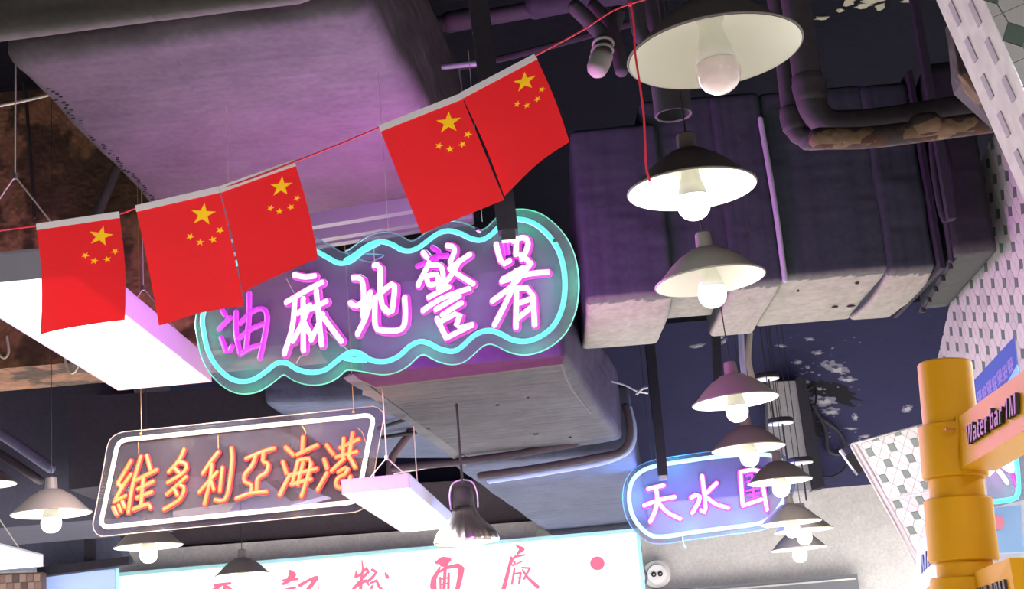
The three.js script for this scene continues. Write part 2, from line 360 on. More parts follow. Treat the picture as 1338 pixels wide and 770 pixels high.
// near leaning tiled fin in the upper right corner
{
  const d0 = 2.6, face = [[1258, -60], [1440, 346], [1440, -60]].map(([x, y]) => at(x, y, d0));
  const o = V(1.0, EYE + 1.2, -d0), poly = face.map(p => [p.x - o.x, p.y - o.y]);
  const sh = new THREE.Shape(poly.map(p => new THREE.Vector2(...p)));
  const w = struct('wall_side_fin', new THREE.ExtrudeGeometry(sh, { depth: 0.2, bevelEnabled: false }).translate(0, 0, -0.2), mat('grout_pale', 0xcdc6c6, 0.8, { map: texMottle }));
  w.position.copy(o);
  layTiles(w, poly.map(([x, y]) => [x, y]), 0.35, 0, [0.035, 0.02]);
  // the inner cheek carries narrow mosaic too
  const A = at(1258, -60, d0), B = at(1440, 346, d0), dir = B.clone().sub(A).normalize(), nrm = V(-dir.y, dir.x, 0).negate(); if (nrm.x > 0) nrm.negate();
  const len = A.distanceTo(B), lilac = mat('tile_lilac', 0x9a909c, 0.85);
  for (let k = 0; k < 26; k++) {
    for (const [off, name, wd, ln] of [[-0.055, 'dot_tile', 0.022, 0.052], [-0.14, 'dot_tile', 0.022, 0.052]]) {
      const s = 0.02 + k * 0.085 + (off < -0.1 ? 0.042 : 0); if (s > len) continue;
      const g = new THREE.BoxGeometry(0.004, ln, wd), q = mesh(name, g, lilac, w);
      q.position.copy(A).addScaledVector(dir, s).add(V(0, 0, off)).addScaledVector(nrm, 0.0005).sub(o);
      q.rotation.z = Math.atan2(dir.y, dir.x) - Math.PI / 2;
    }
  }
}
// crumbling screed and steel angle behind the fin
{
  const P = (x, y) => at(x, y, 3.0), pts = [[1244, 26], [1252, 60], [1257, 92], [1268, 104], [1300, 142], [1312, 150], [1270, 50]];
  const poly = pts.map(([x, y]) => P(x, y)), o = poly[0].clone();
  const sh = new THREE.Shape(poly.map(p => new THREE.Vector2(p.x - o.x, p.y - o.y)));
  const c = struct('wall_side_rubble', new THREE.ExtrudeGeometry(sh, { depth: 0.03, bevelEnabled: true, bevelSize: 0.003, bevelThickness: 0.006, bevelSegments: 2 }).translate(0, 0, -0.05), M.rust); c.position.copy(o);
  for (let i = 0; i < 26; i++) { const t = rnd(), s = rr(0.004, 0.011), p = P(1257 + 38 * t + rr(-1, 8), 60 + 66 * t + rr(-8, 6)).sub(o); mesh('stone', new THREE.DodecahedronGeometry(s, 0).scale(1, 0.8, 0.7).rotateZ(rr(0, 3)).translate(p.x, p.y, rr(-0.03, 0.01)), M.rust, c); }
  const s = thing('steel_angle', 'dark steel angle plate fixed under the crumbling edge beside the tiled fin', 'bracket', V(0, 0, 0));
  mesh('plate', prism([at(1250, 92, 3.06), at(1262, 92, 3.06), at(1318, 170, 3.06), at(1254, 112, 3.06)], V(0, 0, -0.05)), M.dark_pipe, s);
  mesh('flange', prism([at(1245, 30, 3.06), at(1251, 40, 3.06), at(1262, 96, 3.06), at(1251, 96, 3.06)], V(0, 0, -0.05)), M.dark_pipe, s);
}

// ================================================================ DUCTS
const darkC = [0.10, 0.10, 0.13];
// large wrapped duct overhead (its underside is the wide pale sheet)
{
  const y = 2.0, q = [atH(20, 95, y), atH(452, -4, y), atH(600, 262, y), atH(262, 318, y)];
  q[0].set(-1.52, EYE + y, -4.15); q[1].set(-0.36, EYE + y, -4.0); q[2].set(-0.14, EYE + y, -5.75); q[3].set(-1.44, EYE + y, -6.05);
  const t = thing('air_duct', 'wide fabric-wrapped air duct hanging above the row of red flags', 'duct', V(0, 0, 0));
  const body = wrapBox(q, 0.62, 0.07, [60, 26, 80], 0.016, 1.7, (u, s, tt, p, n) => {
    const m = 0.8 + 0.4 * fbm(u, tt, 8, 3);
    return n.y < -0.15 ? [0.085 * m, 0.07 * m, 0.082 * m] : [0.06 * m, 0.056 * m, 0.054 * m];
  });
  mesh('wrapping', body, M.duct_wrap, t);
  mesh('front_panel', wrapBox([V(-2.9, EYE + y - 0.01, -4.07), V(-0.52, EYE + y + 0.02, -3.93), V(-0.52, EYE + y + 0.02, -3.99), V(-2.9, EYE + y - 0.01, -4.13)], 0.7, 0.028, [60, 30, 8], 0.004, 1.5, (u, s, tt, p, n) => [0.1, 0.093, 0.088]), M.duct_wrap, t);
  // stitched seams along both lower edges
  const st = [];
  for (let k = 0; k < 70; k++) { const p = q[0].clone().lerp(q[3], 0.12 + 0.85 * k / 70); st.push(box(0.012, 0.004, 0.002, p.x + 0.055 + rr(-0.006, 0.02), p.y - 0.0015, p.z)); }
  mesh('stitching', st, M.cord, t).userData.label = 'dark stitches along the edge';
  // end flange
  const f0 = q[3].clone(), f1 = q[2].clone();
  const fl = (dz, hh, th, m) => prism([f0.clone().add(V(0, -th, -dz)), f1.clone().add(V(0, -th, -dz)), f1.clone().add(V(0, hh, -dz)), f0.clone().add(V(0, hh, -dz))], V(0, 0, -0.05));
  mesh('end_flange', fl(0.03, 0.6, 0.03), mat('flange_green_lit', 0x6d7b76, 0.7), t);  // green neon light on the flanges is put into their colour
  mesh('end_flange', fl(0.16, 0.6, 0.05), M.flange_green_lit, t);
  mesh('end_flange', fl(0.34, 0.5, 0.02), M.flange_green_lit, t);
}
// cross duct at the right with an unpainted underside
{
  const y = EYE + 1.5, z0 = -5.75, z1 = -6.62;
  const t = thing('air_duct', 'long cross duct painted dark with a bare pale underside behind the bulb lamps', 'duct', V(0, 0, 0));
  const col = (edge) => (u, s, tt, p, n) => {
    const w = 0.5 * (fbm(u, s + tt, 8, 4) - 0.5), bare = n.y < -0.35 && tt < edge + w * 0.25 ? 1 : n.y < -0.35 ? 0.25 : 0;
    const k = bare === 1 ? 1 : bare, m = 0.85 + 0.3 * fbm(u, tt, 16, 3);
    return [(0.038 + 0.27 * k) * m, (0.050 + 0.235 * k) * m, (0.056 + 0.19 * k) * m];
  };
  const seg = (name, x0, x1, dy, dz0, dz1, top, amp, sag, lab) => {
    const o = mesh(name, wrapBox([V(x0, y + dy, z0 + dz0), V(x1, y + dy, z0 + dz0), V(x1, y + dy, z1 + dz1), V(x0, y + dy, z1 + dz1)], top, 0.025, [30, 40, 50], amp, 1.6, col(0.93), sag), M.duct_wrap, t);
    if (lab) o.userData.label = lab; return o;
  };
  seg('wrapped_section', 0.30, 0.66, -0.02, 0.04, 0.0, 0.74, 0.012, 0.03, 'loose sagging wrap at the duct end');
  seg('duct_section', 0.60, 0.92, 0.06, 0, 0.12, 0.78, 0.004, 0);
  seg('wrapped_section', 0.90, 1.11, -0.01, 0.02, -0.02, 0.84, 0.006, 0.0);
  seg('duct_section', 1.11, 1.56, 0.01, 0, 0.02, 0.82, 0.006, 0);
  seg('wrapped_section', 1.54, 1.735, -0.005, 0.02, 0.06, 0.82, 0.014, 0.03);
  mesh('joint_strip', tube([V(1.115, y + 0.0, z0 + 0.01), V(1.112, y + 0.3, z0 + 0.03), V(1.10, y + 0.7, z0 + 0.03)], 0.012, 6), M.panel_body, t);
  mesh('end_flange', boxAB(1.735, y - 0.02, z1 + 0.1, 1.755, y + 0.85, z0 + 0.06), M.black_paint, t);
  // nicks and tears in the wrap
  
  for (const [x, yy, w] of [[1091, 402, 10], [1112, 401, 13], [1155, 397, 5], [1120, 371, 6], [1043, 381, 3], [1205, 370, 4]]) { const p = atH(x, yy, 1.5); mesh('tear', new THREE.DodecahedronGeometry(1, 0).scale(w / 1900 * 3.2, 0.006, 0.008).rotateY(rr(-0.2, 0.2)).translate(p.x, EYE + 1.503, p.z), M.cord, t); }
}
// black box duct through the tiled wall
{
  const t = thing('duct_box', 'dark square duct stub butting against the tiled wall', 'duct', V(0, 0, 0));
  const q = [atH(1249, 333, 1.5), atH(1303, 327, 1.5), atH(1279, 397, 1.5), atH(1245, 401, 1.5)];
  q[1].x = Math.min(q[1].x, 1.95); q[2].x = 1.975; q[3].x = 1.86;
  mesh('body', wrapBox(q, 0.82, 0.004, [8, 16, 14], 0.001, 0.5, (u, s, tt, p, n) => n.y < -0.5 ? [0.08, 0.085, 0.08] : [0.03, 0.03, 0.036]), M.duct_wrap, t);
  mesh('corner_angle', tube([q[0].clone().add(V(0, 0.8, 0.005)), q[0].clone().add(V(-0.005, 0, 0.005)), q[3].clone().add(V(-0.005, -0.004, 0))], 0.016, 4, false), M.black_paint, t);
  for (let k = 0; k < 5; k++) { const p = q[0].clone().lerp(q[3], 0.1 + k * 0.2); mesh('bolt', new THREE.CylinderGeometry(0.01, 0.01, 0.03, 8).translate(p.x - 0.01, p.y - 0.02, p.z), M.cord, t); }
  const b = thing('duct_bracket', 'black hanger frame with a rounded slot between cross duct and duct stub', 'bracket', V(0, 0, 0));
  mesh('strap', loopTube([V(1.765, EYE + 1.65, -5.5), V(1.77, EYE + 1.95, -5.5), V(1.74, EYE + 2.0, -5.5), V(1.72, EYE + 1.9, -5.5), V(1.73, EYE + 1.62, -5.5)], 0.014, 6, 6), M.black_paint, b);
  mesh('post', box(0.03, 1.34, 0.04, 1.735, EYE + 2.28, -5.45), M.black_paint, b);
}
// middle duct that runs back to the sign wall
{
  const y = 1.3, t = thing('air_duct', 'pale wrapped duct with ragged edge running back above the big lit shop sign', 'duct', V(0, 0, 0));
  const q = [atH(470, 496, y), atH(738, 468, y), atH(815, 575, y), atH(618, 606, y)];
  const c1 = (u, s, tt, p, n) => { const m = 0.75 + 0.5 * fbm(u, tt, 8, 4); return n.y < -0.3 ? [0.066 * m, 0.062 * m, 0.074 * m] : [0.075 * m, 0.062 * m, 0.11 * m]; };  // side faces tinted purple for the neon light falling on them
  mesh('wrapping', wrapBox(q, 0.42, 0.035, [40, 16, 60], 0.012, 1.6, c1, 0.02), M.duct_wrap, t);
  const q2 = [atH(592, 604, y), atH(828, 584, y), atH(850, 690, 1.26), atH(722, 697, 1.26)];
  q2.forEach(p => p.y = EYE + 1.27); q2[2].z = q2[3].z = -13.3;
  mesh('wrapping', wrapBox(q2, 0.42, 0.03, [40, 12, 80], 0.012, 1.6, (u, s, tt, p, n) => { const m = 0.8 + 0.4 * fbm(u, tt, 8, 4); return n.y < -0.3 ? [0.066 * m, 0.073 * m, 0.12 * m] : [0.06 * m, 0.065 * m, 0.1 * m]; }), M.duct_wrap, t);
  // torn flap along the left edge
    const fp = [], wd = Array.from({ length: 27 }, () => 0.02 + 0.04 * rnd()), dr = wd.map(() => 0.005 + 0.02 * rnd());
  for (let k = 0; k < 26; k++) { const a = atH(462 + k * 7, 490 + k * 5.17, 1.29), b = atH(469 + k * 7, 495.17 + k * 5.17, 1.29); fp.push(prism([a, b, b.clone().add(V(-wd[k + 1], -dr[k + 1], 0)), a.clone().add(V(-wd[k], -dr[k], 0))], V(0, 0.004, 0))); }
  mesh('torn_edge', fp, mat('torn_cloth', 0x47454c, 0.85), t);
  const seam = [at(733, 470, 5.9), at(745, 500, 6.3), at(772, 535, 7.0)].map(p => p.add(V(0, -0.02, 0)));
  mesh('seam_tear', tube(seam, 0.006, 5), M.cord, t);
  mesh('front_lip', prism([at(455, 489, 5.95), at(738, 466, 5.85), at(735, 476, 5.85), at(490, 506, 5.95)], V(0, 0, -0.03)), mat('lip_cloth', 0x3c352c, 0.85, { map: texMottle }), t);
  for (const [x, yy, w] of [[560, 560, 8], [700, 568, 9], [745, 572, 6], [650, 530, 7], [600, 585, 6], [690, 520, 4]]) { const p = atH(x, yy, 1.28); mesh('tear', new THREE.DodecahedronGeometry(1, 0).scale(w / 1900 * 3.4, 0.006, 0.012).translate(p.x, p.y, p.z), M.cord, t); }
}
// trapeze hanger: two dark rods under the middle duct
{
  const t = thing('duct_hanger', 'dark bent rod hanger wrapped under the middle duct', 'hanger', V(0, 0, 0));
  const P = (x, y) => at(x, y, 8.25);
  mesh('rod', tube([P(515, 612), P(640, 600), P(740, 582), P(806, 570), P(807, 545)], 0.022, 8, false), M.dark_pipe, t);
  mesh('rod', tube([P(628, 622), P(700, 612), P(780, 598), P(812, 590), P(822, 575), P(820, 540), P(817, 532)], 0.022, 8), M.dark_pipe, t);
  const s = thing('hanger_strap', 'pale blue metal strap curving round the end of the dark rod hanger', 'strap', V(0, 0, 0));
  mesh('band', tube([at(640, 628, 8.3), at(720, 616, 8.3), at(800, 600, 8.3), at(824, 585, 8.3), at(828, 560, 8.3), at(822, 534, 8.3)], 0.02, 6), mat('strap_blue', 0x8698c0, 0.5), s);
}
// second bluish duct further left, half hidden by the signs
{
  const t = thing('air_duct', 'bluish wrapped duct half hidden behind the two large neon signs', 'duct', V(0, 0, 0));
  const q = [atH(345, 528, 1.75), atH(560, 520, 1.75), atH(640, 600, 1.75), atH(440, 600, 1.75)]; q.forEach(p => { p.z = Math.max(p.z, -11.6); });
  mesh('wrapping', wrapBox(q, 0.3, 0.03, [20, 8, 30], 0.015, 0.6, (u, s, tt) => { const m = 0.75 + 0.5 * fbm(u, tt, 8, 4); return [0.085 * m, 0.095 * m, 0.155 * m]; }), M.duct_wrap, t);
  const lines = []; for (const [a, b] of [[[500, 572], [575, 560]], [[495, 560], [540, 546]]]) lines.push(tube([atH(...a, 1.72), atH(...b, 1.72)], 0.015, 5, false));
  mesh('strap', lines, M.cord, t);
  const d = thing('air_duct', 'beige duct with pale open end seen through the orange neon sign', 'duct', V(0, 0, 0));
  mesh('side', prism([at(78, 637, 11), at(345, 607, 11), at(350, 650, 11), at(78, 690, 11)], V(0, 0, -0.5)), mat('beige_duct', 0xa59a8c, 0.8, { map: texMottle }), d);
  mesh('end', prism([at(345, 607, 10.9), at(424, 648, 10.9), at(372, 662, 10.9), at(300, 668, 10.9)], V(0, 0.03, -0.4)), mat('pale_duct', 0xb6b6cc, 0.7, { map: texMottle }), d);
  for (const x of [110, 300]) { const p = at(x, 620, 11.2); mesh('rod', new THREE.CylinderGeometry(0.008, 0.008, TOP - p.y + 0.1, 6).translate(p.x, (TOP + p.y - 0.1) / 2, p.z), M.cord, d); }
  mesh('slot', prism([at(345, 627, 10.85), at(356, 624, 10.85), at(398, 652, 10.85), at(380, 655, 10.85)], V(0, 0, -0.03)), M.cord, d);
}

// ================================================================ PIPES, POLES, CABLES
function pipe(name, label, cat, px, d, r, m, o = {}) {
  const t = thing(name, label, cat, V(0, 0, 0), o.group);
  mesh('tube', tube(px.map(([x, y, dd]) => at(x, y, dd ?? d)), r, 14, o.round ?? true), m, t);
  for (const [x, y, dd, w, l] of o.collars ?? []) { const a = at(x, y, dd ?? d), b = at(x + (l?.[0] ?? 8), y + (l?.[1] ?? 0), dd ?? d); mesh('collar', tube([a, b], w, 14, false), m, t); }
  return t;
}
pipe('water_pipe', 'outer dark pipe bending at an elbow into the rusty horizontal run', 'pipe', [[1010, -30], [1022, 40], [1030, 110], [1036, 155], [1041, 174], [1062, 181], [1120, 176], [1200, 170]], 4.6, 0.034, M.dark_pipe, { collars: [[1034, 148, 4.6, 0.041, [3, 16]], [1056, 181, 4.6, 0.041, [20, -1]]] });
pipe('water_pipe', 'inner thick dark pipe curving beside the large unlit bulb lamp', 'pipe', [[1032, -40], [1044, 30], [1054, 95], [1062, 140], [1080, 160], [1120, 162], [1200, 152], [1318, 132]], 4.5, 0.048, M.dark_pipe, { collars: [[1056, 108, 4.5, 0.056, [4, 18]]] });
pipe('rusty_pipe', 'rusty flaking pipe running beneath the thick dark pipe to the tiled fin', 'pipe', [[1070, 181], [1130, 180], [1200, 172], [1318, 156]], 4.38, 0.036, M.rust, { collars: [[1203, 165, 4.37, 0.043, [12, -2]]] });
pipe('ceiling_pipe', 'upper mauve ceiling pipe above the gap between the flag pairs', 'pipe', [[440, 52], [530, 38], [640, 22], [760, 0], [860, -20]], 5.6, 0.036, M.dark_pipe, { collars: [[588, 29, 5.6, 0.046, [20, -4]], [700, 10, 5.6, 0.05, [22, -5]]] });
pipe('ceiling_pipe', 'thin dark conduit crossing behind the black hanger pole', 'pipe', [[520, 100], [640, 80], [770, 46], [860, 20]], 6.1, 0.016, M.dark_pipe);
pipe('ceiling_pipe', 'dark grey rail crossing just above the rightmost pair of flags', 'pipe', [[500, 100], [575, 88], [628, 82]], 5.3, 0.012, mat('rail_grey', 0x7a7c86, 0.5));
pipe('ceiling_pipe', 'black thick pipe across the top edge beside the large unlit lamp', 'pipe', [[705, 4], [770, -8], [900, -24]], 5.2, 0.06, M.black_paint);
// flexible hoses and clamps near the top
{
  const t = thing('flexible_hose', 'bundle of dusty flexible hoses tied with clamps under the top string', 'hose', V(0, 0, 0));
  const D = 4.9, P = (x, y, k = 0) => at(x, y, D + k);
  mesh('hose', tube([P(752, 10), P(772, 30), P(790, 52), P(785, 80)], 0.03, 12), M.dark_pipe, t);
  mesh('hose', tube([P(776, 8, 0.05), P(794, 30, 0.05), P(806, 60, 0.05), P(812, 92, 0.05)], 0.026, 12), M.dark_pipe, t);
  mesh('hose', tube([P(806, 18, 0.08), P(800, 40, 0.08), P(792, 62, 0.08)], 0.03, 12), M.dark_pipe, t);
  mesh('end_cap', tube([P(786, 76, -0.03), P(781, 88, -0.03)], 0.04, 14, false), mat('dusty_cap', 0x8d8580, 0.8), t);
  for (const [x, y, r] of [[788, 58, 0.036], [787, 67, 0.037], [785, 76, 0.038]]) mesh('clamp', new THREE.TorusGeometry(r, 0.006, 8, 20).rotateX(Math.PI / 2 - 0.35).translate(...P(x, y, -0.01).toArray()), M.dusty_cap, t);
  pipe('flexible_hose', 'mauve hose pair dropping behind the large unlit lamp shade', 'hose', [[825, -20], [832, 10], [836, 40], [846, 60]], 4.8, 0.03, M.dark_pipe);
  pipe('flexible_hose', 'second mauve hose close against the large unlit lamp shade', 'hose', [[842, -20], [850, 10], [858, 40]], 4.9, 0.028, M.dark_pipe);
}
pipe('conduit', 'slanting dark conduit across the brown concrete beam', 'pipe', [[202, 108], [178, 160], [152, 222], [138, 255], [126, 284]], 6.9, 0.024, M.dark_pipe, { round: false });
pipe('conduit', 'faint pale cable strung over the dark gap above the concrete beam', 'cable', [[-10, 140], [30, 132], [85, 119]], 5.2, 0.006, M.wire_light);
pipe('conduit', 'thin threaded rod hanging in front of the concrete beam', 'rod', [[24, 70], [32, 100], [40, 210], [43, 250], [45, 284]], 6.9, 0.009, M.cord, { round: false });
pipe('curved_conduit', 'brown bent conduit curling down beside the orange neon sign', 'pipe', [[541, 530], [538, 545], [535, 566], [524, 582], [512, 600], [509, 625]], 9.9, 0.027, mat('brown_conduit', 0x59424c, 0.6));
pipe('sloping_pipe', 'upper grey-blue pipe sloping down behind the cut-off lamp', 'pipe', [[-30, 548], [20, 580], [66, 612]], 9.2, 0.034, M.slate_wall);
pipe('sloping_pipe', 'lower dark pipe sloping down behind the cut-off lamp', 'pipe', [[-30, 575], [10, 600], [52, 628]], 9.1, 0.028, M.dark_pipe);
pipe('long_rail', 'dark rail under the concrete beam left of the orange sign', 'rail', [[-30, 475], [80, 468], [200, 458]], 8.6, 0.02, M.dark_pipe, { round: false });
pipe('long_rail', 'second dark rail lower down left of the orange sign', 'rail', [[-30, 494], [90, 486], [230, 475]], 8.9, 0.022, M.dark_pipe, { round: false });
pipe('hook', 'pale U-shaped cable hook below the long LED panel', 'hook', [[85, 455], [87, 478], [94, 488], [101, 480], [102, 458], [101, 440]], 7.0, 0.007, M.wire_light);
pipe('hook', 'pale U-shaped cable hook at the picture edge below the LED panel', 'hook', [[-4, 440], [-2, 462], [6, 468], [11, 462], [9, 440]], 7.0, 0.007, M.wire_light);
pipe('conduit', 'slim pale rod bridging between the bent conduit and the middle duct', 'rod', [[514, 619], [620, 601]], 9.9, 0.007, M.wire_light, { round: false });

// dark poles that carry the signs
function pole(label, pxs, d, w, top) {
  const t = thing('hanger_pole', label, 'pole', V(0, 0, 0));
  let a = at(...pxs[0], d); const b = at(...pxs[1], d); { const k = (TOP - b.y) / (a.y - b.y); a = b.clone().add(a.clone().sub(b).multiplyScalar(k)); }
  const dir = b.clone().sub(a), q = a.clone().addScaledVector(dir, 0);
  const len = a.distanceTo(b), g = new THREE.BoxGeometry(w, len, w), o = mesh('post', g, M.black_paint, t);
  o.position.copy(a).add(b).multiplyScalar(0.5); o.quaternion.setFromUnitVectors(V(0, -1, 0), dir.normalize());
  const c = mesh('clamp', box(w * 0.7, 0.03, 0.03, 0, 0, 0), M.chrome, t); c.position.copy(b).add(V(0, -0.012, 0));
  return t;
}
pole('black square pole hanging in front of the pink and green neon sign', [[622, -20], [664, 304]], 4.1, 0.06);
pole('slim black pole hanging in front of the blue pill-shaped neon sign', [[846, 420], [866, 622]], 9.15, 0.06);
pole('slim dark pole behind the fourth lit lamp of the row', [[934, 400], [938, 520]], 8.2, 0.05);
{
  const t = thing('cable_tie', 'white cable tie knotted on the slim black pole', 'tie', V(0, 0, 0));
  mesh('strap', tube([at(795, 498, 7.8), at(815, 503, 7.8), at(834, 512, 7.8), at(846, 514, 7.8)], 0.005, 6), mat('white_plastic', 0xc8c8d2, 0.5), t);
  mesh('knot', tube([at(832, 515, 7.78), at(840, 508, 7.78), at(845, 507, 7.78)], 0.007, 6), M.white_plastic, t);
  const b = thing('pale_strap', 'bluish plastic strip hanging behind the fourth lit lamp', 'strap', V(0, 0, 0));
  mesh('strip', tube([at(968, 430, 8.3), at(970, 470, 8.3), at(974, 500, 8.3)], 0.018, 6), mat('strip_blue', 0xa9a6c4, 0.6), b);
  const c = thing('pale_strap', 'beige canvas strap hanging behind the fourth lit lamp', 'strap', V(0, 0, 0));
  mesh('strip', tube([at(980, 436, 8.2), at(978, 470, 8.2), at(984, 500, 8.2)], 0.018, 6), mat('strip_beige', 0x9c9488, 0.8), c);
}
// loop of cable and junction on the back wall
{
  const D = 13.45, P = (x, y) => at(x, y, D);
  const t = thing('cable', 'black loop of cable dangling on the peeling dark blue wall', 'cable', V(0, 0, 0));
  mesh('cable', tube([P(1036, 549), P(1056, 545), P(1066, 525), P(1064, 505), P(1054, 510)], 0.012, 6), M.cord, t);
  mesh('cable', tube([P(1062, 530), P(1078, 560), P(1082, 588), P(1094, 594), P(1104, 584), P(1096, 565), P(1074, 548)], 0.02, 6), mat('cable_grey', 0x3a3742, 0.7), t);
  mesh('cable', tube([P(1058, 618), P(1080, 624), P(1098, 618), P(1108, 606)], 0.01, 6), M.cord, t);
  const s = thing('small_speaker', 'small black speaker with a pale bracket beside the slanted tiled soffit', 'speaker', V(0, 0, 0));
  const ctr = at(1116, 606, 7.4);
  const bd = mesh('body', box(0.045, 0.11, 0.05), M.cord, s); bd.position.copy(ctr); bd.rotation.z = 0.5;
  const br = mesh('bracket', box(0.012, 0.12, 0.03), M.panel_body, s); br.position.copy(at(1107, 601, 7.4)); br.rotation.z = 0.5;
}

// ================================================================ HANGING LAMPS
const shadeOut = [[0.006, 0.17], [0.022, 0.166], [0.026, 0.16], [0.029, 0.112], [0.036, 0.109], [0.054, 0.106], [0.065, 0.097], [0.09, 0.083], [0.122, 0.057], [0.152, 0.026], [0.17, 0.008], [0.178, 0.001], [0.1805, -0.002], [0.1795, -0.004]];
const shadeIn = [[0.1785, -0.0035], [0.176, 0.0], [0.15, 0.024], [0.12, 0.055], [0.088, 0.0805], [0.062, 0.094], [0.001, 0.098]];
const G = {
  out: prep(lathe(shadeOut, 56)), inn: prep(lathe(shadeIn, 56)),
  rim: prep(new THREE.TorusGeometry(0.180, 0.0028, 8, 56).rotateX(Math.PI / 2)),
  neck: prep(lathe([[0.001, 0.097], [0.03, 0.096], [0.03, 0.07], [0.024, 0.066], [0.026, 0.04], [0.036, 0.005], [0.044, -0.025], [0.001, -0.026]], 28)),
  bulb: prep(lathe([[0.0435, -0.0265], [0.047, -0.04], [0.0465, -0.052], [0.042, -0.068], [0.033, -0.08], [0.02, -0.088], [0.001, -0.091]], 28)),
  ring: prep(new THREE.TorusGeometry(0.031, 0.002, 6, 24).rotateX(Math.PI / 2).translate(0, 0.108, 0)),
};
function pendant(px, py, width, label, o = {}) {
  const s = o.size ?? 1, v = ray(px, py), pos = v.multiplyScalar(FOCAL * 0.36 * s / width).add(EYEP);
  const t = thing('pendant_lamp', label, 'lamp', pos, o.group ?? 'bulb lamps under shallow metal shades');
  t.scale.setScalar(s);
  if (o.tilt) t.rotation.z = o.tilt;
  if (o.tiltX) t.rotation.x = o.tiltX;
  const sh = mesh('lamp_shade', G.out, o.shade ?? M.shade_outer, t);
  mesh('shade_rim', G.rim, o.shade ?? M.shade_outer, sh);
  mesh('shade_lining', G.inn, M.shade_inner, t).userData.label = 'cream enamel inside of the shade';
  const n = mesh('bulb_base', G.neck, M.bulb_neck, t);
  mesh('bulb', G.bulb, o.off ? M.bulb_off : o.dim ? M.bulb_dim : M.bulb_on, t).userData.label = o.off ? 'unlit milky bulb' : 'lit milky bulb';
  const top = ((o.topH ? EYE + o.topH : TOP) - pos.y) / s - 0.004;
  mesh('cord', new THREE.CylinderGeometry(0.0026, 0.0026, top - 0.165, 6).translate(0, 0.165 + (top - 0.165) / 2, 0), M.cord, t);
  if (!o.off) { const l = pointLight(new THREE.Color(1, 0.97, 0.9), BULB_LIGHT * (o.dim ?? 1) * s * s, V(0, -0.045, 0), 0.04, t); }
  return t;
}
pendant(934, 68, 228, 'large unlit bulb lamp nearest the ceiling, its cream shade seen from below', { off: true, tilt: 0.035 });
pendant(904, 247, 168, 'bright bulb lamp with the red string end hanging over its rim', {});
pendant(928, 367, 144, 'dim bulb lamp third from the top with a greenish cream shade', { dim: 0.22, tilt: 0.04 });
pendant(961, 524, 113, 'bright bulb lamp fourth from the top in front of the dark blue wall', { tilt: 0.03, topH: 1.52 });
pendant(978, 586, 96, 'bright bulb lamp overlapping the top edge of the blue neon sign', {});
pendant(1019, 629, 84, 'bright bulb lamp covering the last character of the blue neon sign', {});
pendant(1034, 683, 79, 'bright bulb lamp below the blue neon sign, before the white wall', {});
pendant(1050, 693, 76, 'bulb lamp just behind another lamp at the right end of the blue neon sign', {});
pendant(1044, 717, 72, 'farthest and lowest bulb lamp of the right-hand row above the metal door', {});
pendant(67, 671, 102, 'bright bulb lamp beside the lower corner of the orange neon sign', { group: 'bulb lamps under shallow metal shades' });
pendant(194, 714, 88, 'bright bulb lamp partly hidden below the orange neon sign', {});
pendant(317, 751, 70, 'tall-necked lamp hanging in front of the big lit shop sign', { dim: 0.8 });
pendant(-18, 633, 76, 'bulb lamp cut off at the picture edge beside the orange sign', {});

// ceiling roses and rods of the farther lamps
for (const [px, py, r, d, lab] of [[1002, 495, 0.075, 8.6, 'flat round ceiling rose beside the fourth lit lamp'], [1020, 553, 0.08, 8.9, 'flat round ceiling rose with a cable above the blue neon sign'], [1045, 605, 0.085, 9.2, 'flat round ceiling rose above the farthest lamps']]) {
  const t = thing('ceiling_rose', lab, 'fitting', at(px, py, d), 'round plates that the farther lamps hang from');
  mesh('cover', lathe([[0.001, 0.03], [r * 0.9, 0.028], [r, 0.02], [r, 0.0]], 30), M.black_paint, t);
  mesh('plate', new THREE.CylinderGeometry(r * 0.97, r * 0.97, 0.008, 30).translate(0, -0.002, 0), M.shade_inner, t);
  mesh('rod', new THREE.CylinderGeometry(0.006, 0.006, 0.24, 8).translate(0.01, -0.12, 0), M.cord, t);
  mesh('suspension', new THREE.CylinderGeometry(0.003, 0.003, TOP - t.position.y - 0.03, 6).translate(0, 0.03 + (TOP - t.position.y - 0.03) / 2, 0), M.cord, t);
}
// black tubular downlight above the second lamp
{
  const p = at(880, 150, 4.4), t = thing('tube_downlight', 'black open tube fitting hanging directly over the second lamp', 'lamp', p);
  mesh('housing', lathe([[0.052, 0.0], [0.058, -0.004], [0.061, 0.0], [0.061, 0.16], [0.055, 0.165], [0.001, 0.166]], 36), M.dark_pipe, t);
  mesh('reflector', lathe([[0.053, 0.001], [0.05, 0.08], [0.001, 0.09]], 36), M.cord, t);
  mesh('suspension', new THREE.CylinderGeometry(0.008, 0.008, TOP - p.y - 0.17, 8).translate(0, 0.166 + (TOP - p.y - 0.17) / 2, 0), M.cord, t);
}
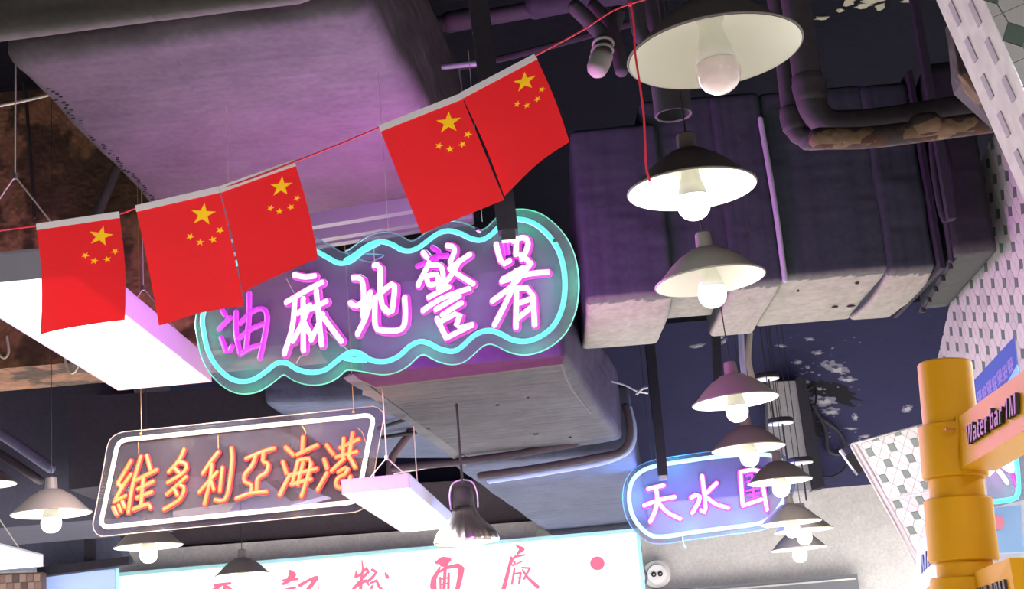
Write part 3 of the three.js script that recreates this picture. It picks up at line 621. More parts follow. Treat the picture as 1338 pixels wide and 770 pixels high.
// ribbed metal lamp
{
  const p = ray(610, 710).multiplyScalar(FOCAL * 0.30 / 86).add(EYEP);
  const t = thing('metal_pendant', 'ribbed bare-metal bell lamp with wire bail in front of the lit shop sign', 'lamp', p);
  const prof = [[0.148, 0.0], [0.150, 0.004], [0.148, 0.015], [0.138, 0.042], [0.118, 0.068], [0.092, 0.09], [0.070, 0.115], [0.058, 0.14], [0.052, 0.16], [0.02, 0.165], [0.001, 0.166]];
  const g = lathe(prof, 72), q = g.attributes.position;
  for (let i = 0; i < q.count; i++) { const x = q.getX(i), z = q.getZ(i), y = q.getY(i), a = Math.atan2(z, x), k = y > 0.01 && y < 0.15 ? 1 + 0.018 * Math.cos(a * 24) : 1; q.setX(i, x * k); q.setZ(i, z * k); }
  g.computeVertexNormals();
  mesh('bell_shade', g, M.metal, t);
  mesh('lining', lathe([[0.147, 0.001], [0.135, 0.04], [0.09, 0.085], [0.001, 0.12]], 40), M.shade_inner, t);
  mesh('bulb', new THREE.SphereGeometry(0.03, 20, 12).translate(0, 0.045, 0), M.bulb_on, t);
  mesh('socket', lathe([[0.001, 0.166], [0.05, 0.166], [0.048, 0.21], [0.04, 0.25], [0.02, 0.262], [0.001, 0.264]], 30), M.cord, t);
  mesh('bail', tube([V(-0.062, 0.16, 0), V(-0.062, 0.23, 0), V(-0.045, 0.275, 0), V(0, 0.29, 0), V(0.045, 0.275, 0), V(0.062, 0.23, 0), V(0.062, 0.16, 0)], 0.004, 8), M.chrome, t);
  mesh('cord', new THREE.CylinderGeometry(0.006, 0.006, EYE + 1.32 - p.y - 0.26, 8).translate(0, 0.26 + (EYE + 1.32 - p.y - 0.26) / 2, 0), M.cord, t);
  pointLight(new THREE.Color(1, 0.96, 0.9), 0.2, V(0, 0.045, 0), 0.03, t);
}

// ================================================================ LED PANELS
function ledPanel(x0, x1, z0, z1, h, label, o = {}) {
  const t = thing('led_panel', label, 'light', V((x0 + x1) / 2, EYE + h, (z0 + z1) / 2), o.group);
  const w = x1 - x0, l = z0 - z1, tilt = o.turn ?? 0; t.rotation.y = tilt;
  const hs = o.height ?? 0.08;
  mesh('housing', [box(0.006, hs, l, -w / 2 + 0.003, hs / 2, 0), box(0.006, hs, l, w / 2 - 0.003, hs / 2, 0), box(w, hs, 0.006, 0, hs / 2, l / 2 - 0.003), box(w, hs, 0.006, 0, hs / 2, -l / 2 + 0.003), box(w, 0.006, l, 0, hs, 0)], M.panel_body, t);
  mesh('diffuser', box(w - 0.013, 0.008, l - 0.013, 0, 0.006, 0), M.diffuser, t);
  const L = new THREE.RectAreaLight(new THREE.Color(0.97, 0.985, 1), PANEL_LIGHT * (o.k ?? 1), w - 0.03, l - 0.03);
  L.name = 'panel_light'; L.rotation.x = -Math.PI / 2; L.position.set(0, -0.004, 0); t.add(L);
  if (o.post) for (const e of [-1, 1]) mesh('post', box(0.04, t.position.y, 0.04, 0, -t.position.y / 2, e * (l / 2 + 0.02)), M.panel_body, t);
  else for (const e of [-1, 1]) {
    const zz = e * (l / 2 - (e > 0 ? o.nearInset ?? o.inset ?? 0.35 : o.inset ?? 0.35)), apex = V(0, hs + (o.rise ?? 0.22), zz), up = (o.topH ? EYE + o.topH : TOP) - t.position.y;
    mesh('hanging_wire', [tube([V(-w * 0.45, hs, zz), apex], 0.003, 5, false), tube([V(w * 0.45, hs, zz), apex], 0.003, 5, false), tube([apex, V(0, up - 0.003, zz)], 0.003, 5, false)], M.wire_light, t);
    mesh('wire_grip', new THREE.CylinderGeometry(0.008, 0.008, 0.02, 8).translate(apex.x, apex.y, apex.z), M.chrome, t);
  }
  return t;
}
ledPanel(-1.80, -1.38, -4.52, -6.28, 1.40, 'long hanging LED panel passing behind the three flags on the string', { inset: 0.3, nearInset: 0.02, rise: 0.27, height: 0.1, turn: -0.03 });
ledPanel(-0.71, -0.43, -5.85, -7.5, 0.80, 'long hanging LED panel below the right end of the orange neon sign', { height: 0.055, turn: -0.055, inset: 0.35, rise: 0.13, topH: 1.3 });
ledPanel(-2.88, -2.56, -5.7, -7.65, 0.80, 'hanging LED panel cut off at the lower corner above the brown tiles', { height: 0.06, inset: 0.3 });
// unseen panels behind the camera and out to the sides, placed to light the scene
for (const [x, z, k] of [[-1.6, 0.4, 0.4], [0.9, 0.4, 0.4], [-1.6, 3.6, 1], [0.9, 3.6, 1], [-4.6, 1.2, 1.4], [3.4, 0.6, 1.4]])
  ledPanel(x - 0.16, x + 0.16, z + 1.15, z - 1.15, 1.4, 'unseen hanging LED panel over the aisle, placed to light the flags and floor', { group: 'unseen LED panels over the aisle outside the picture', k });
for (const [x, z, k] of [[-4.0, -4.2, 0.9], [-4.9, -7.8, 2.5], [3.3, -4.4, 2], [4.2, -7.4, 1.6], [5.3, -9.8, 1.6], [5.3, -12.0, 1.2]])
  ledPanel(x - 0.2, x + 0.2, z + 1.0, z - 1.0, 1.3, 'unseen hanging LED panel beyond the side of the picture, placed to light ducts and back wall', { group: 'unseen LED panels at the sides outside the picture', k });

// added fill lights on posts just below the picture, brightening the back wall
for (const [x, lab] of [[-3.2, 'added LED fill light on posts below the pale blue sign'], [-0.4, 'added LED fill light on posts below the long lit shop sign'], [2.2, 'added LED fill light on posts before the metal door']])
  ledPanel(x - 0.25, x + 0.25, -10.0, -11.6, 0.15, lab, { post: true, k: 3 });

// ================================================================ FLAGS ON A STRING
const flagTex = (() => {
  const c = document.createElement('canvas'); c.width = 400; c.height = 600; const g = c.getContext('2d');
  g.fillStyle = '#e0121c'; g.fillRect(0, 0, 400, 600);
  for (let i = 0; i < 4000; i++) { g.fillStyle = `rgba(${rnd() < 0.5 ? '190,8,20' : '238,40,40'},0.10)`; g.fillRect(rnd() * 400, rnd() * 600, 2, 2); }
  const star = (cx, cy, r, a) => { g.beginPath(); for (let k = 0; k < 10; k++) { const q = a + k * Math.PI / 5, s = k % 2 ? r * 0.382 : r; g.lineTo(cx + Math.sin(q) * s, cy - Math.cos(q) * s); } g.closePath(); g.fillStyle = '#f7c300'; g.fill(); };
  // the hoist is sewn to the string, so the design is turned by a quarter
  const pos = (x, y) => [400 * (1 - y / 20), 600 * (x / 30)], b = pos(5, 5);
  star(...b, 62, 0.32);
  for (const [x, y] of [[10, 2], [12, 4], [12, 7], [10, 9]]) { const p = pos(x, y); star(...p, 21, Math.atan2(b[0] - p[0], -(b[1] - p[1]))); }
  const t = new THREE.CanvasTexture(c); t.colorSpace = THREE.SRGBColorSpace; return t;
})();
const flagMat = mat('flag_cloth', 0xffffff, 0.85, { map: flagTex, transmission: 0.3, thickness: 0, bumpMap: texCloth, bumpScale: 0.001, ...two });
function flag(label, tl, tr, br, bl, d, bend, group = 'red flags on the string') {
  const [a, b, c, e] = [at(...tl, d[0]), at(...tr, d[1]), at(...br, d[2]), at(...bl, d[3])];
  const t = thing('flag', label, 'flag', a, group), N = 18, Mv = 24;
  const g = new THREE.PlaneGeometry(1, 1, N, Mv), p = g.attributes.position;
  for (let i = 0; i < p.count; i++) {
    const u = p.getX(i) + 0.5, v = 0.5 - p.getY(i), q = a.clone().lerp(b, u).lerp(e.clone().lerp(c, u), v);
    const k = bend[0] * Math.sin(Math.PI * u) * v + bend[1] * Math.sin(2 * Math.PI * (u + 0.2)) * v * v + bend[2] * v * v * v;
    q.z += k; q.x += (bend[3] ?? 0) * Math.sin(Math.PI * v); q.sub(a); p.setXYZ(i, q.x, q.y, q.z);
  }
  g.computeVertexNormals(); g.userData.keepUv = true;
  mesh('cloth', g, flagMat, t);
  const up = b.clone().sub(a).normalize(), n = V(-up.y, up.x, 0);
  const hem = prism([V(0, 0, 0.002).addScaledVector(n, 0.009), b.clone().sub(a).add(V(0, 0, 0.002)).addScaledVector(n, 0.009), b.clone().sub(a).add(V(0, 0, 0.002)).addScaledVector(n, -0.003), V(0, 0, 0.002).addScaledVector(n, -0.003)], V(0, 0, -0.004));
  mesh('hem', hem, M.flag_hem, t).userData.label = 'pale sewn hem that holds the string';
  return t;
}
flag('red flag with yellow stars first from the end of the string, over the LED panel', [48, 299], [156, 283], [166, 421], [56, 440], [2.46, 2.46, 2.40, 2.42], [0.018, 0.004, 0.01, 0.004]);
flag('red flag with yellow stars overlapping the end of the pink and green sign', [178, 275], [287, 250], [318, 399], [207, 425], [2.46, 2.46, 2.46, 2.46], [0.01, -0.004, 0.0, 0.002]);
flag('red flag with yellow stars hanging over the first lit pink character', [288, 250], [386, 215], [417, 340], [318, 385], [2.46, 2.47, 2.43, 2.45], [0.014, 0.004, 0.006, 0.003]);
flag('red flag with yellow stars covering the wavy top of the neon sign', [497, 170], [604, 128], [659, 262], [551, 307], [2.48, 2.49, 2.46, 2.48], [0.008, 0.003, 0.0, 0.0]);
flag('red flag with yellow stars at the upper end of the string', [604, 127], [701, 76], [744, 186], [659, 257], [2.49, 2.5, 2.46, 2.48], [0.016, -0.004, 0.006, 0.004]);
{
  const t = thing('flag_string', 'thin red string that carries the row of flags', 'string', V(0, 0, 0));
  const P = [[-20, 304, 2.46], [48, 295, 2.46], [156, 280, 2.46], [178, 272, 2.46], [287, 247, 2.46], [386, 211, 2.465], [440, 190, 2.47], [497, 166, 2.48], [604, 124, 2.49], [701, 72, 2.5], [760, 40, 2.5], [805, 12, 2.5], [840, 0, 2.5], [880, -12, 2.5]].map(p => at(...p));
  mesh('cord', tube(P, 0.0016, 6), M.red_string, t);
  mesh('loose_end', tube([[824, 6, 2.5], [828, 30, 2.5], [830, 70, 2.5], [836, 110, 2.5], [841, 150, 2.5], [843, 190, 2.5], [845, 222, 2.5], [849, 236, 2.5]].map(p => at(...p)), 0.0022, 6), M.red_string, t);
  mesh('knot', new THREE.SphereGeometry(0.005, 10, 8).translate(...at(823, 5, 2.495).toArray()), M.red_string, t);
}

// ================================================================ NEON SIGNS
function signPlane(cx, cy, d, yaw) {
  const o = at(cx, cy, d), n = V(Math.sin(yaw), 0, Math.cos(yaw)), ux = V(Math.cos(yaw), 0, -Math.sin(yaw));
  return { o, yaw, n, loc: (x, y, z = 0) => { const p = onPlane(x, y, o, n).sub(o); return V(p.dot(ux), p.y, z); } };
}
function offsetLoop(pts, k) {   // pts: closed loop of Vector3 in the plane
  const c = new THREE.CatmullRomCurve3(pts, true, 'centripetal').getSpacedPoints(pts.length * 5).slice(0, -1), n = c.length, out = [];
  let area = 0; for (let i = 0; i < n; i++) { const a = c[i], b = c[(i + 1) % n]; area += a.x * b.y - b.x * a.y; }
  const s = area > 0 ? 1 : -1;
  for (let i = 0; i < n; i++) { const a = c[(i + n - 1) % n], b = c[(i + 1) % n], t = b.clone().sub(a).normalize(); out.push(new THREE.Vector2(c[i].x + s * t.y * k, c[i].y - s * t.x * k)); }
  return out.filter((p) => c.every(q => Math.hypot(q.x - p.x, q.y - p.y) > Math.abs(k) * 0.93));
}
const zoomer = (x0, y0, s) => ([x, y]) => [x0 + x / s, y0 + y / s];
function panelAndEdge(t, outline, th, edgeMat, sheet = M.acrylic) {
  const sh = new THREE.Shape(outline);
  mesh('acrylic_panel', new THREE.ExtrudeGeometry(sh, { depth: th, bevelEnabled: false }).translate(0, 0, -0.012 - th), sheet, t).userData.label = 'clear acrylic backing';
  mesh('panel_edge', loopTube(outline.filter((_, i) => i % 2 === 0).map(p => V(p.x, p.y, -0.012 - th / 2)), 0.0022, 6, 2), edgeMat, t);
}
function strokesOf(sp, z, list, zoff) { return list.map(s => s.map(p => sp.loc(...z(p), zoff))); }
function neonChar(t, sp, z, list, r, core, skin, name = 'neon_character') {
  const c = mesh(name, strokesOf(sp, z, list, 0.004).map(p => tube(smooth(p), r, 7, false)), core, t);
  if (skin) mesh('tube_backing', strokesOf(sp, z, list, 0.0025 - 0.55 * r).map(p => tube(smooth(p), r * 1.5, 7, false)), skin, c);
  const b = new THREE.Box3().setFromObject(c); return c;
}
function smooth(p) { if (p.length < 3) return p; let q = p; for (let k = 0; k < 2; k++) { const o = [q[0]]; for (let i = 1; i < q.length - 1; i++) { o.push(q[i].clone().lerp(q[i - 1], 0.22), q[i].clone().lerp(q[i + 1], 0.22)); } o.push(q[q.length - 1]); q = o; } return q; }

// ---- the big cloud-shaped sign
{
  const sp = signPlane(505, 395, 4.45, -0.33);
  const t = thing('neon_sign', 'cloud-outlined neon sign with pink characters inside a green tube border', 'neon sign', sp.o); t.rotation.y = sp.yaw;
  const zA = zoomer(240, 300, 3.5), zB = zoomer(440, 270, 3.667), zC = zoomer(590, 260, 3.667);
  const border = [
    ...[[90, 400], [95, 470], [120, 570], [170, 645], [240, 692], [315, 690], [380, 650], [430, 612], [470, 610], [520, 640], [585, 655], [650, 643], [700, 605], [750, 570], [790, 570], [840, 598]].map(zA),
    ...[[30, 722], [75, 697], [115, 705], [170, 738], [240, 743], [300, 718], [350, 672], [400, 648], [440, 655], [500, 685], [570, 693]].map(zB),
    ...[[120, 650], [180, 632], [230, 645], [290, 675], [350, 685], [420, 665], [490, 610], [530, 530], [545, 440], [540, 340], [510, 240], [450, 160], [380, 112], [305, 100], [250, 118], [190, 175], [140, 200], [90, 190], [50, 170]].map(zC),
    ...[[590, 130], [540, 118], [490, 130], [440, 165], [400, 195], [355, 214], [315, 210], [270, 185], [220, 170], [170, 180], [120, 210], [80, 240], [40, 262]].map(zB),
    ...[[900, 60], [850, 82], [800, 120], [760, 150], [710, 155], [670, 135]].map(zA), [418, 331], [395, 320], [368, 317], [340, 325], [307, 347], [283, 370],
  ].map(p => sp.loc(...p, 0.004));
  mesh('border_tube', loopTube(border, 0.0085, 8, 4), M.neon_cyan, t).userData.label = 'turquoise border tube';
  panelAndEdge(t, offsetLoop(border, 0.038), 0.005, M.acrylic_edge_green_lit);
  const magenta = [[[180, 372], [192, 392]], [[215, 405], [165, 457]], [[175, 498], [205, 580], [224, 536]], [[243, 380], [240, 480], [262, 572]], [[262, 430], [310, 380], [345, 362], [375, 366], [388, 400], [372, 500], [352, 590]], [[303, 295], [302, 420], [288, 545]], [[262, 572], [310, 540], [362, 528]], [[255, 500], [310, 455], [372, 432]]];
  neonChar(t, sp, zA, magenta, 0.0095, M.neon_magenta, null);
  neonChar(t, sp, zA, [[[512, 210], [560, 222], [602, 215]], [[475, 335], [560, 285], [636, 245]], [[515, 315], [507, 450], [466, 570]], [[528, 385], [582, 350]], [[552, 320], [553, 555]], [[578, 358], [545, 440], [505, 512]], [[553, 420], [582, 478]], [[612, 285], [636, 528]], [[590, 365], [655, 332]], [[640, 390], [622, 440], [588, 506]], [[648, 410], [725, 512]]], 0.0105, M.neon_white_pink, M.neon_magenta_skin);
  neonChar(t, sp, zB, [[[85, 343], [127, 343], [136, 420], [132, 530]], [[70, 465], [100, 487], [150, 440]], [[165, 415], [158, 510], [105, 612]], [[185, 285], [215, 280], [212, 400], [222, 480], [238, 500]], [[150, 505], [190, 440], [270, 370], [285, 380], [276, 470], [266, 525], [236, 490]], [[190, 440], [186, 575], [205, 597], [325, 600], [336, 520], [330, 440]]], 0.0105, M.neon_white_pink, M.neon_magenta_skin);
  const ch = neonChar(t, sp, zB, [[[418, 225], [452, 262], [430, 310], [395, 378]], [[455, 282], [512, 285], [516, 370], [492, 392]], [[435, 337], [490, 322], [490, 372], [442, 382], [435, 337]], [[535, 190], [566, 195], [570, 220], [548, 268]], [[640, 233], [545, 300]], [[592, 262], [560, 325], [505, 395]], [[560, 312], [600, 337], [656, 372]], [[446, 437], [540, 388]], [[418, 500], [505, 440], [635, 397]], [[480, 495], [590, 432]], [[510, 522], [600, 465]], [[485, 540], [530, 632]], [[500, 555], [610, 497], [565, 592], [650, 570]], [[530, 632], [650, 572]]], 0.0098, M.neon_white_pink, M.neon_magenta_skin);
  mesh('dark_stroke', strokesOf(sp, zB, [[[390, 288], [432, 270], [475, 240], [532, 236]], [[462, 198], [500, 222], [478, 255]]], 0.004).map(p => tube(smooth(p), 0.009, 7, false)), M.neon_magenta, ch);
  const ch2 = neonChar(t, sp, zC, [[[218, 222], [245, 325], [280, 300]], [[300, 205], [345, 185], [376, 205], [360, 258], [340, 290]], [[315, 210], [312, 268]], [[335, 272], [386, 310], [355, 345]], [[250, 388], [345, 335]], [[245, 398], [375, 360], [462, 355]], [[383, 312], [300, 420], [200, 492]], [[312, 350], [300, 430], [210, 607]], [[315, 440], [312, 617]], [[318, 432], [392, 426], [402, 605]], [[320, 505], [388, 480]], [[320, 575], [386, 522]]], 0.0098, M.neon_white_pink, M.neon_magenta_skin);
  mesh('dark_stroke', strokesOf(sp, zC, [[[268, 212], [276, 262]], [[248, 218], [256, 268]]], 0.004).map(p => tube(p, 0.007, 7, false)), M.neon_magenta, ch2);
  // lead wires and standoffs
  mesh('lead_wire', [[[470, 225], [505, 290]], [[870, 90], [873, 155]], [[640, 455], [750, 552]], [[515, 612], [530, 585], [555, 570]]].map(s => tube(s.map(p => sp.loc(...zA(p), 0.0)), 0.0012, 5, false)), M.wire_light, t);
  mesh('standoff', [[128, 150, zC], [500, 205, zC]].map(([x, y, z]) => { const p = sp.loc(...z([x, y]), 0); return new THREE.CylinderGeometry(0.006, 0.006, 0.03, 10).rotateX(Math.PI / 2).translate(p.x, p.y, p.z); }), M.chrome, t);
  for (const [x, y] of [[165, 25], [128, 85]]) { const p = sp.loc(...zB([180, x === 165 ? 110 : 110])); }
  for (const [x, y] of [[505, 300], [628, 288], [300, 365]]) { const p = sp.loc(x, y, -0.014), up = EYE + 2.0 - sp.o.y - p.y; mesh('hanging_wire', tube([p, V(p.x, p.y + up - 0.003, p.z)], 0.0009, 5, false), M.wire_light, t); }
  for (const [x, y, k, b] of [[322, 430, 0.5, 0.7], [405, 400, 1, 1.2], [500, 390, 1, 1.3], [590, 385, 1, 1], [690, 370, 1, 0.3]]) { pointLight(new THREE.Color(0.7, 0.2, 1), PINK_LIGHT * k * 0.14, sp.loc(x, y, 0.14), 0.08, t); pointLight(new THREE.Color(0.9, 0.1, 0.95), PINK_LIGHT * b * 1.9, sp.loc(x, y, -0.6), 0.05, t); }  // rear magenta lights stand unseen behind the sign, placed to tint the duct
  for (const [x, y, z, k] of [[268, 440, 0.07, 1], [330, 500, 0.07, 1], [440, 480, 0.07, 1], [560, 455, 0.07, 1], [690, 452, 0.07, 1], [745, 370, 0.07, 1], [680, 292, 0.07, 1], [560, 300, -0.12, 3], [455, 330, -0.12, 3]]) pointLight(new THREE.Color(0.05, 1, 0.5), GREEN_LIGHT * k, sp.loc(x, y, z), 0.05, t);
}
// ---- the orange sign
{
  const sp = signPlane(312, 617, 6.5, -0.06);
  const t = thing('neon_sign', 'slanted rounded neon sign with orange characters inside a warm white border', 'neon sign', sp.o); t.rotation.y = sp.yaw;
  const q = [[155, 576], [489, 542.5], [467, 656], [131, 690]];
  const rounded = (pts, k) => { const out = []; pts.forEach((p, i) => { const a = pts[(i + 3) % 4], b = pts[(i + 1) % 4]; const m = (c, d) => { const L = Math.hypot(c[0] - p[0], c[1] - p[1]); return [p[0] + (c[0] - p[0]) * d / L, p[1] + (c[1] - p[1]) * d / L]; }; out.push(m(a, k * 6), m(a, k * 2.2), m(a, k * 1), [p[0] * 0.45 + (m(a, k)[0] + m(b, k)[0]) * 0.275, p[1] * 0.45 + (m(a, k)[1] + m(b, k)[1]) * 0.275], m(b, k), m(b, k * 2.2), m(b, k * 6)); const e = m(b, 0), L = Math.hypot(b[0] - p[0], b[1] - p[1]); out.push([p[0] + (b[0] - p[0]) * 0.5, p[1] + (b[1] - p[1]) * 0.5]); }); return out; };
  const border = rounded(q, 10).map(p => sp.loc(...p, 0.004));
  mesh('border_tube', loopTube(border, 0.0105, 8, 5), M.neon_warm, t).userData.label = 'warm white border tube';
  const q2 = [[142, 566], [503, 529], [480, 667], [117, 702]];
  const outline = new THREE.CatmullRomCurve3(rounded(q2, 16).map(p => sp.loc(...p, 0)), true, 'centripetal').getSpacedPoints(160).slice(0, -1).map(p => new THREE.Vector2(p.x, p.y));
  panelAndEdge(t, outline, 0.006, mat('acrylic_edge_warm_lit', 0xd0c4a8, 0.25), M.acrylic_clear);  // warm tube glow tinted into the edge colour
  const zA = zoomer(110, 530, 4.277), zB = zoomer(300, 530, 4.277), R = 0.0098;
  const put = (z, l) => neonChar(t, sp, z, l, R, M.neon_orange, M.neon_red_skin);
  put(zA, [[[262, 312], [190, 438]], [[262, 388], [215, 455], [180, 525]], [[190, 438], [216, 460]], [[172, 540], [232, 508]], [[165, 572], [184, 610]], [[194, 560], [205, 592]], [[215, 540], [228, 572]], [[318, 288], [290, 380], [272, 450], [247, 600]], [[350, 283], [372, 362]], [[333, 400], [320, 558]], [[285, 422], [405, 362]], [[302, 468], [385, 427]], [[296, 517], [378, 485]], [[275, 582], [368, 545], [371, 572]]]);
  put(zA, [[[560, 248], [538, 305], [475, 372]], [[530, 318], [578, 325], [568, 375], [470, 432]], [[505, 350], [532, 378]], [[570, 402], [520, 450], [465, 497]], [[540, 448], [568, 462], [540, 530], [450, 580]], [[505, 465], [522, 502]]]);
  put(zA, [[[752, 262], [705, 320], [665, 382]], [[745, 375], [645, 487]], [[715, 330], [708, 420], [675, 552]], [[708, 415], [726, 472]], [[775, 350], [760, 480]], [[825, 240], [832, 300], [806, 500], [782, 540], [735, 530]]]);
  put(zB, [[[95, 298], [180, 260], [250, 240]], [[150, 275], [132, 335], [80, 392], [86, 435], [128, 440], [124, 492]], [[192, 262], [184, 322], [222, 320], [212, 378], [155, 405], [152, 478]], [[40, 522], [120, 490], [207, 484]]]);
  put(zB, [[[315, 235], [356, 276]], [[300, 318], [320, 380]], [[280, 502], [332, 402]], [[412, 180], [408, 258]], [[490, 224], [378, 276]], [[385, 308], [465, 290], [440, 400], [404, 507]], [[385, 308], [352, 440]], [[345, 442], [455, 412]], [[335, 392], [487, 355]], [[412, 320], [384, 442]]]);
  put(zB, [[[545, 223], [581, 272]], [[530, 303], [546, 352]], [[495, 472], [546, 380]], [[640, 185], [634, 292]], [[690, 155], [668, 290]], [[620, 238], [722, 188]], [[598, 290], [710, 258]], [[572, 367], [640, 300]], [[672, 290], [702, 347]], [[610, 372], [667, 340], [650, 388], [606, 402], [590, 452], [640, 467], [668, 442], [676, 400]]]);
  mesh('lead_wire', [[[303, 205], [305, 270]], [[748, 165], [750, 255]]].map(s => tube(s.map(p => sp.loc(...zA(p), 0)), 0.0012, 5, false)), M.wire_brass, t);
  mesh('lead_wire', [[[405, 115], [425, 150], [412, 178]], [[715, 125], [740, 150], [765, 220]]].map(s => tube(s.map(p => sp.loc(...zB(p), 0)), 0.0012, 5)), M.wire_brass, t);
  for (const [x, y] of [[184, 567], [462, 538]]) { const p = sp.loc(x, y, -0.01), up = TOP - sp.o.y - p.y; mesh('hanging_wire', tube([p, V(p.x, p.y + up - 0.003, p.z)], 0.0022, 5, false), M.wire_brass, t); mesh('standoff', new THREE.SphereGeometry(0.007, 10, 8).translate(p.x, p.y, 0), M.wire_brass, t); }
  for (const [x, y] of [[178, 630], [235, 625], [288, 618], [340, 610], [395, 610], [445, 605]]) pointLight(new THREE.Color(1, 0.2, 0.12), ORANGE_LIGHT, sp.loc(x, y, 0.09), 0.06, t);
  for (const [x, y] of [[230, 569], [400, 552], [200, 683], [390, 664], [142, 640], [480, 600]]) pointLight(new THREE.Color(1, 0.8, 0.5), ORANGE_LIGHT, sp.loc(x, y, 0.09), 0.06, t);
}
// ---- the blue sign
{
  const sp = signPlane(925, 648, 9.3, -0.1);
  const t = thing('neon_sign', 'blue pill-shaped neon sign with pink-white characters behind the bulb lamps', 'neon sign', sp.o); t.rotation.y = sp.yaw;
  const z = zoomer(800, 560, 4.81);
  const border = [[200, 262], [260, 240], [330, 226], [480, 203], [630, 182], [800, 168], [950, 165], [1040, 185], [1095, 240], [1115, 320], [1090, 420], [1040, 510], [960, 585], [860, 608], [700, 628], [500, 655], [300, 682], [240, 672], [175, 620], [125, 540], [106, 440], [118, 350], [150, 298]].map(p => sp.loc(...z(p), 0.004));
  mesh('border_tube', loopTube(border, 0.0135, 8, 5), M.neon_blue, t).userData.label = 'icy blue border tube';
  panelAndEdge(t, offsetLoop(border, 0.042), 0.006, mat('acrylic_edge_blue_lit', 0x78c0e8, 0.25), mat('acrylic_blue', 0xd8d4e0, 0.06, { transmission: 0.93, thickness: 0, specularIntensity: 0.03, ...two }));  // blue tube glow tinted into the edge colour
  const R = 0.0142, put = l => neonChar(t, sp, z, l, R, M.neon_white_pink, M.neon_magenta_skin);
  put([[[225, 382], [322, 360]], [[200, 486], [290, 450], [392, 432]], [[275, 375], [286, 450], [275, 510], [238, 588]], [[286, 460], [340, 530], [427, 568]]]);
  put([[[565, 300], [580, 420], [590, 538], [558, 516]], [[495, 436], [545, 410], [552, 450], [503, 532]], [[655, 345], [592, 408]], [[596, 436], [650, 480], [727, 500]]]);
  const ch = put([[[805, 275], [820, 487]], [[820, 487], [938, 448]], [[805, 275], [930, 250], [948, 370], [972, 512]]]);
  mesh('dark_stroke', [[[840, 300], [872, 288]], [[850, 335], [905, 318]], [[845, 392], [922, 375]], [[850, 422], [926, 405]], [[856, 452], [930, 433]], [[878, 290], [892, 450]]].map(s => tube(s.map(p => sp.loc(...z(p), 0.004)), 0.008, 7, false)), M.neon_magenta, ch);
  for (const [x, y, k] of [[860, 660, 1], [920, 650, 1], [985, 640, 0.8]]) pointLight(new THREE.Color(0.3, 0.2, 1), BLUE_LIGHT * k, sp.loc(x, y, 0.16), 0.1, t);
  for (const [x, y] of [[826, 650], [880, 604], [900, 694], [970, 688]]) pointLight(new THREE.Color(0.1, 0.55, 1), BLUE_LIGHT * 0.5, sp.loc(x, y, 0.12), 0.08, t);
  const lp = sp.loc(893, 712, -0.012); mesh('hook', tube([V(lp.x, lp.y + 0.05, 0), V(lp.x, lp.y, 0), V(lp.x + 0.015, lp.y - 0.02, 0)], 0.006, 6), M.chrome, t);
  for (const x of [852, 1000]) { const p = sp.loc(x, x === 852 ? 606 : 588, -0.014), up = TOP - sp.o.y - p.y; mesh('hanging_wire', tube([p, V(p.x, p.y + up - 0.003, p.z)], 0.002, 5, false), M.cord, t); }
}
// ---- the neon sign at the right edge, half hidden by the yellow post
{
  const sp = signPlane(1316, 620, 4.4, -0.25);
  const t = thing('neon_sign', 'neon sign with turquoise corner and pink strokes partly hidden by the yellow post', 'neon sign', sp.o); t.rotation.y = sp.yaw;
  const L = p => sp.loc(...p, 0.004), poly = [[1284, 560], [1380, 530], [1392, 640], [1292, 664]].map(p => { const q = sp.loc(...p); return new THREE.Vector2(q.x, q.y); });
  mesh('acrylic_panel', new THREE.ExtrudeGeometry(new THREE.Shape(poly), { depth: 0.005, bevelEnabled: false }).translate(0, 0, -0.016), M.acrylic, t);
  mesh('border_tube', tube(smooth([[1322, 560], [1328, 600], [1331, 640], [1329, 651], [1318, 654], [1299, 656]].map(L)), 0.008, 8, false), M.neon_cyan, t);
  mesh('neon_stroke', [[[1296, 606], [1302, 612], [1310, 622], [1316, 631]], [[1292, 620], [1304, 608], [1312, 600]]].map(s => tube(smooth(s.map(L)), 0.007, 7, false)), M.neon_white_pink, t);
  mesh('neon_stroke', [[[1324, 622], [1327, 634]]].map(s => tube(s.map(L), 0.008, 7, false)), M.neon_magenta, t);
  const wp = [[1303, 606], [1318, 592], [1332, 602], [1326, 610], [1324, 620], [1314, 616]].map(p => { const q = sp.loc(...p); return new THREE.Vector2(q.x, q.y); });
  mesh('white_shape', new THREE.ExtrudeGeometry(new THREE.Shape(wp), { depth: 0.004, bevelEnabled: false }), M.white_plastic, t);
  pointLight(new THREE.Color(0.9, 0.3, 1), 0.06, sp.loc(1304, 615, 0.06), 0.03, t);
  pointLight(new THREE.Color(0.1, 1, 0.8), 0.03, sp.loc(1320, 640, 0.06), 0.02, t);
  const b = thing('poster_board', 'light blue board with a pink dot below the turquoise neon corner', 'board', V(0, 0, 0));
  mesh('board', prism([at(1296, 664, 4.6), at(1334, 660, 4.6), at(1338, 722, 4.6), at(1302, 723, 4.6)], V(0, 0, -0.02)), mat('board_blue', 0x86a9cf, 0.5), b);
  const d = mesh('dot', new THREE.CylinderGeometry(0.022, 0.022, 0.004, 28).rotateX(Math.PI / 2), mat('dot_pink', 0xd97f8f, 0.5), b); d.position.copy(at(1303, 683, 4.595));
  struct('wall_side_panel', prism([at(1284, 600, 5.1), at(1420, 560, 5.1), at(1420, 790, 5.1), at(1292, 790, 5.1)], V(0, 0, -0.04)), mat('pale_panel', 0xb3b3bd, 0.6, { map: texMottle }));
}

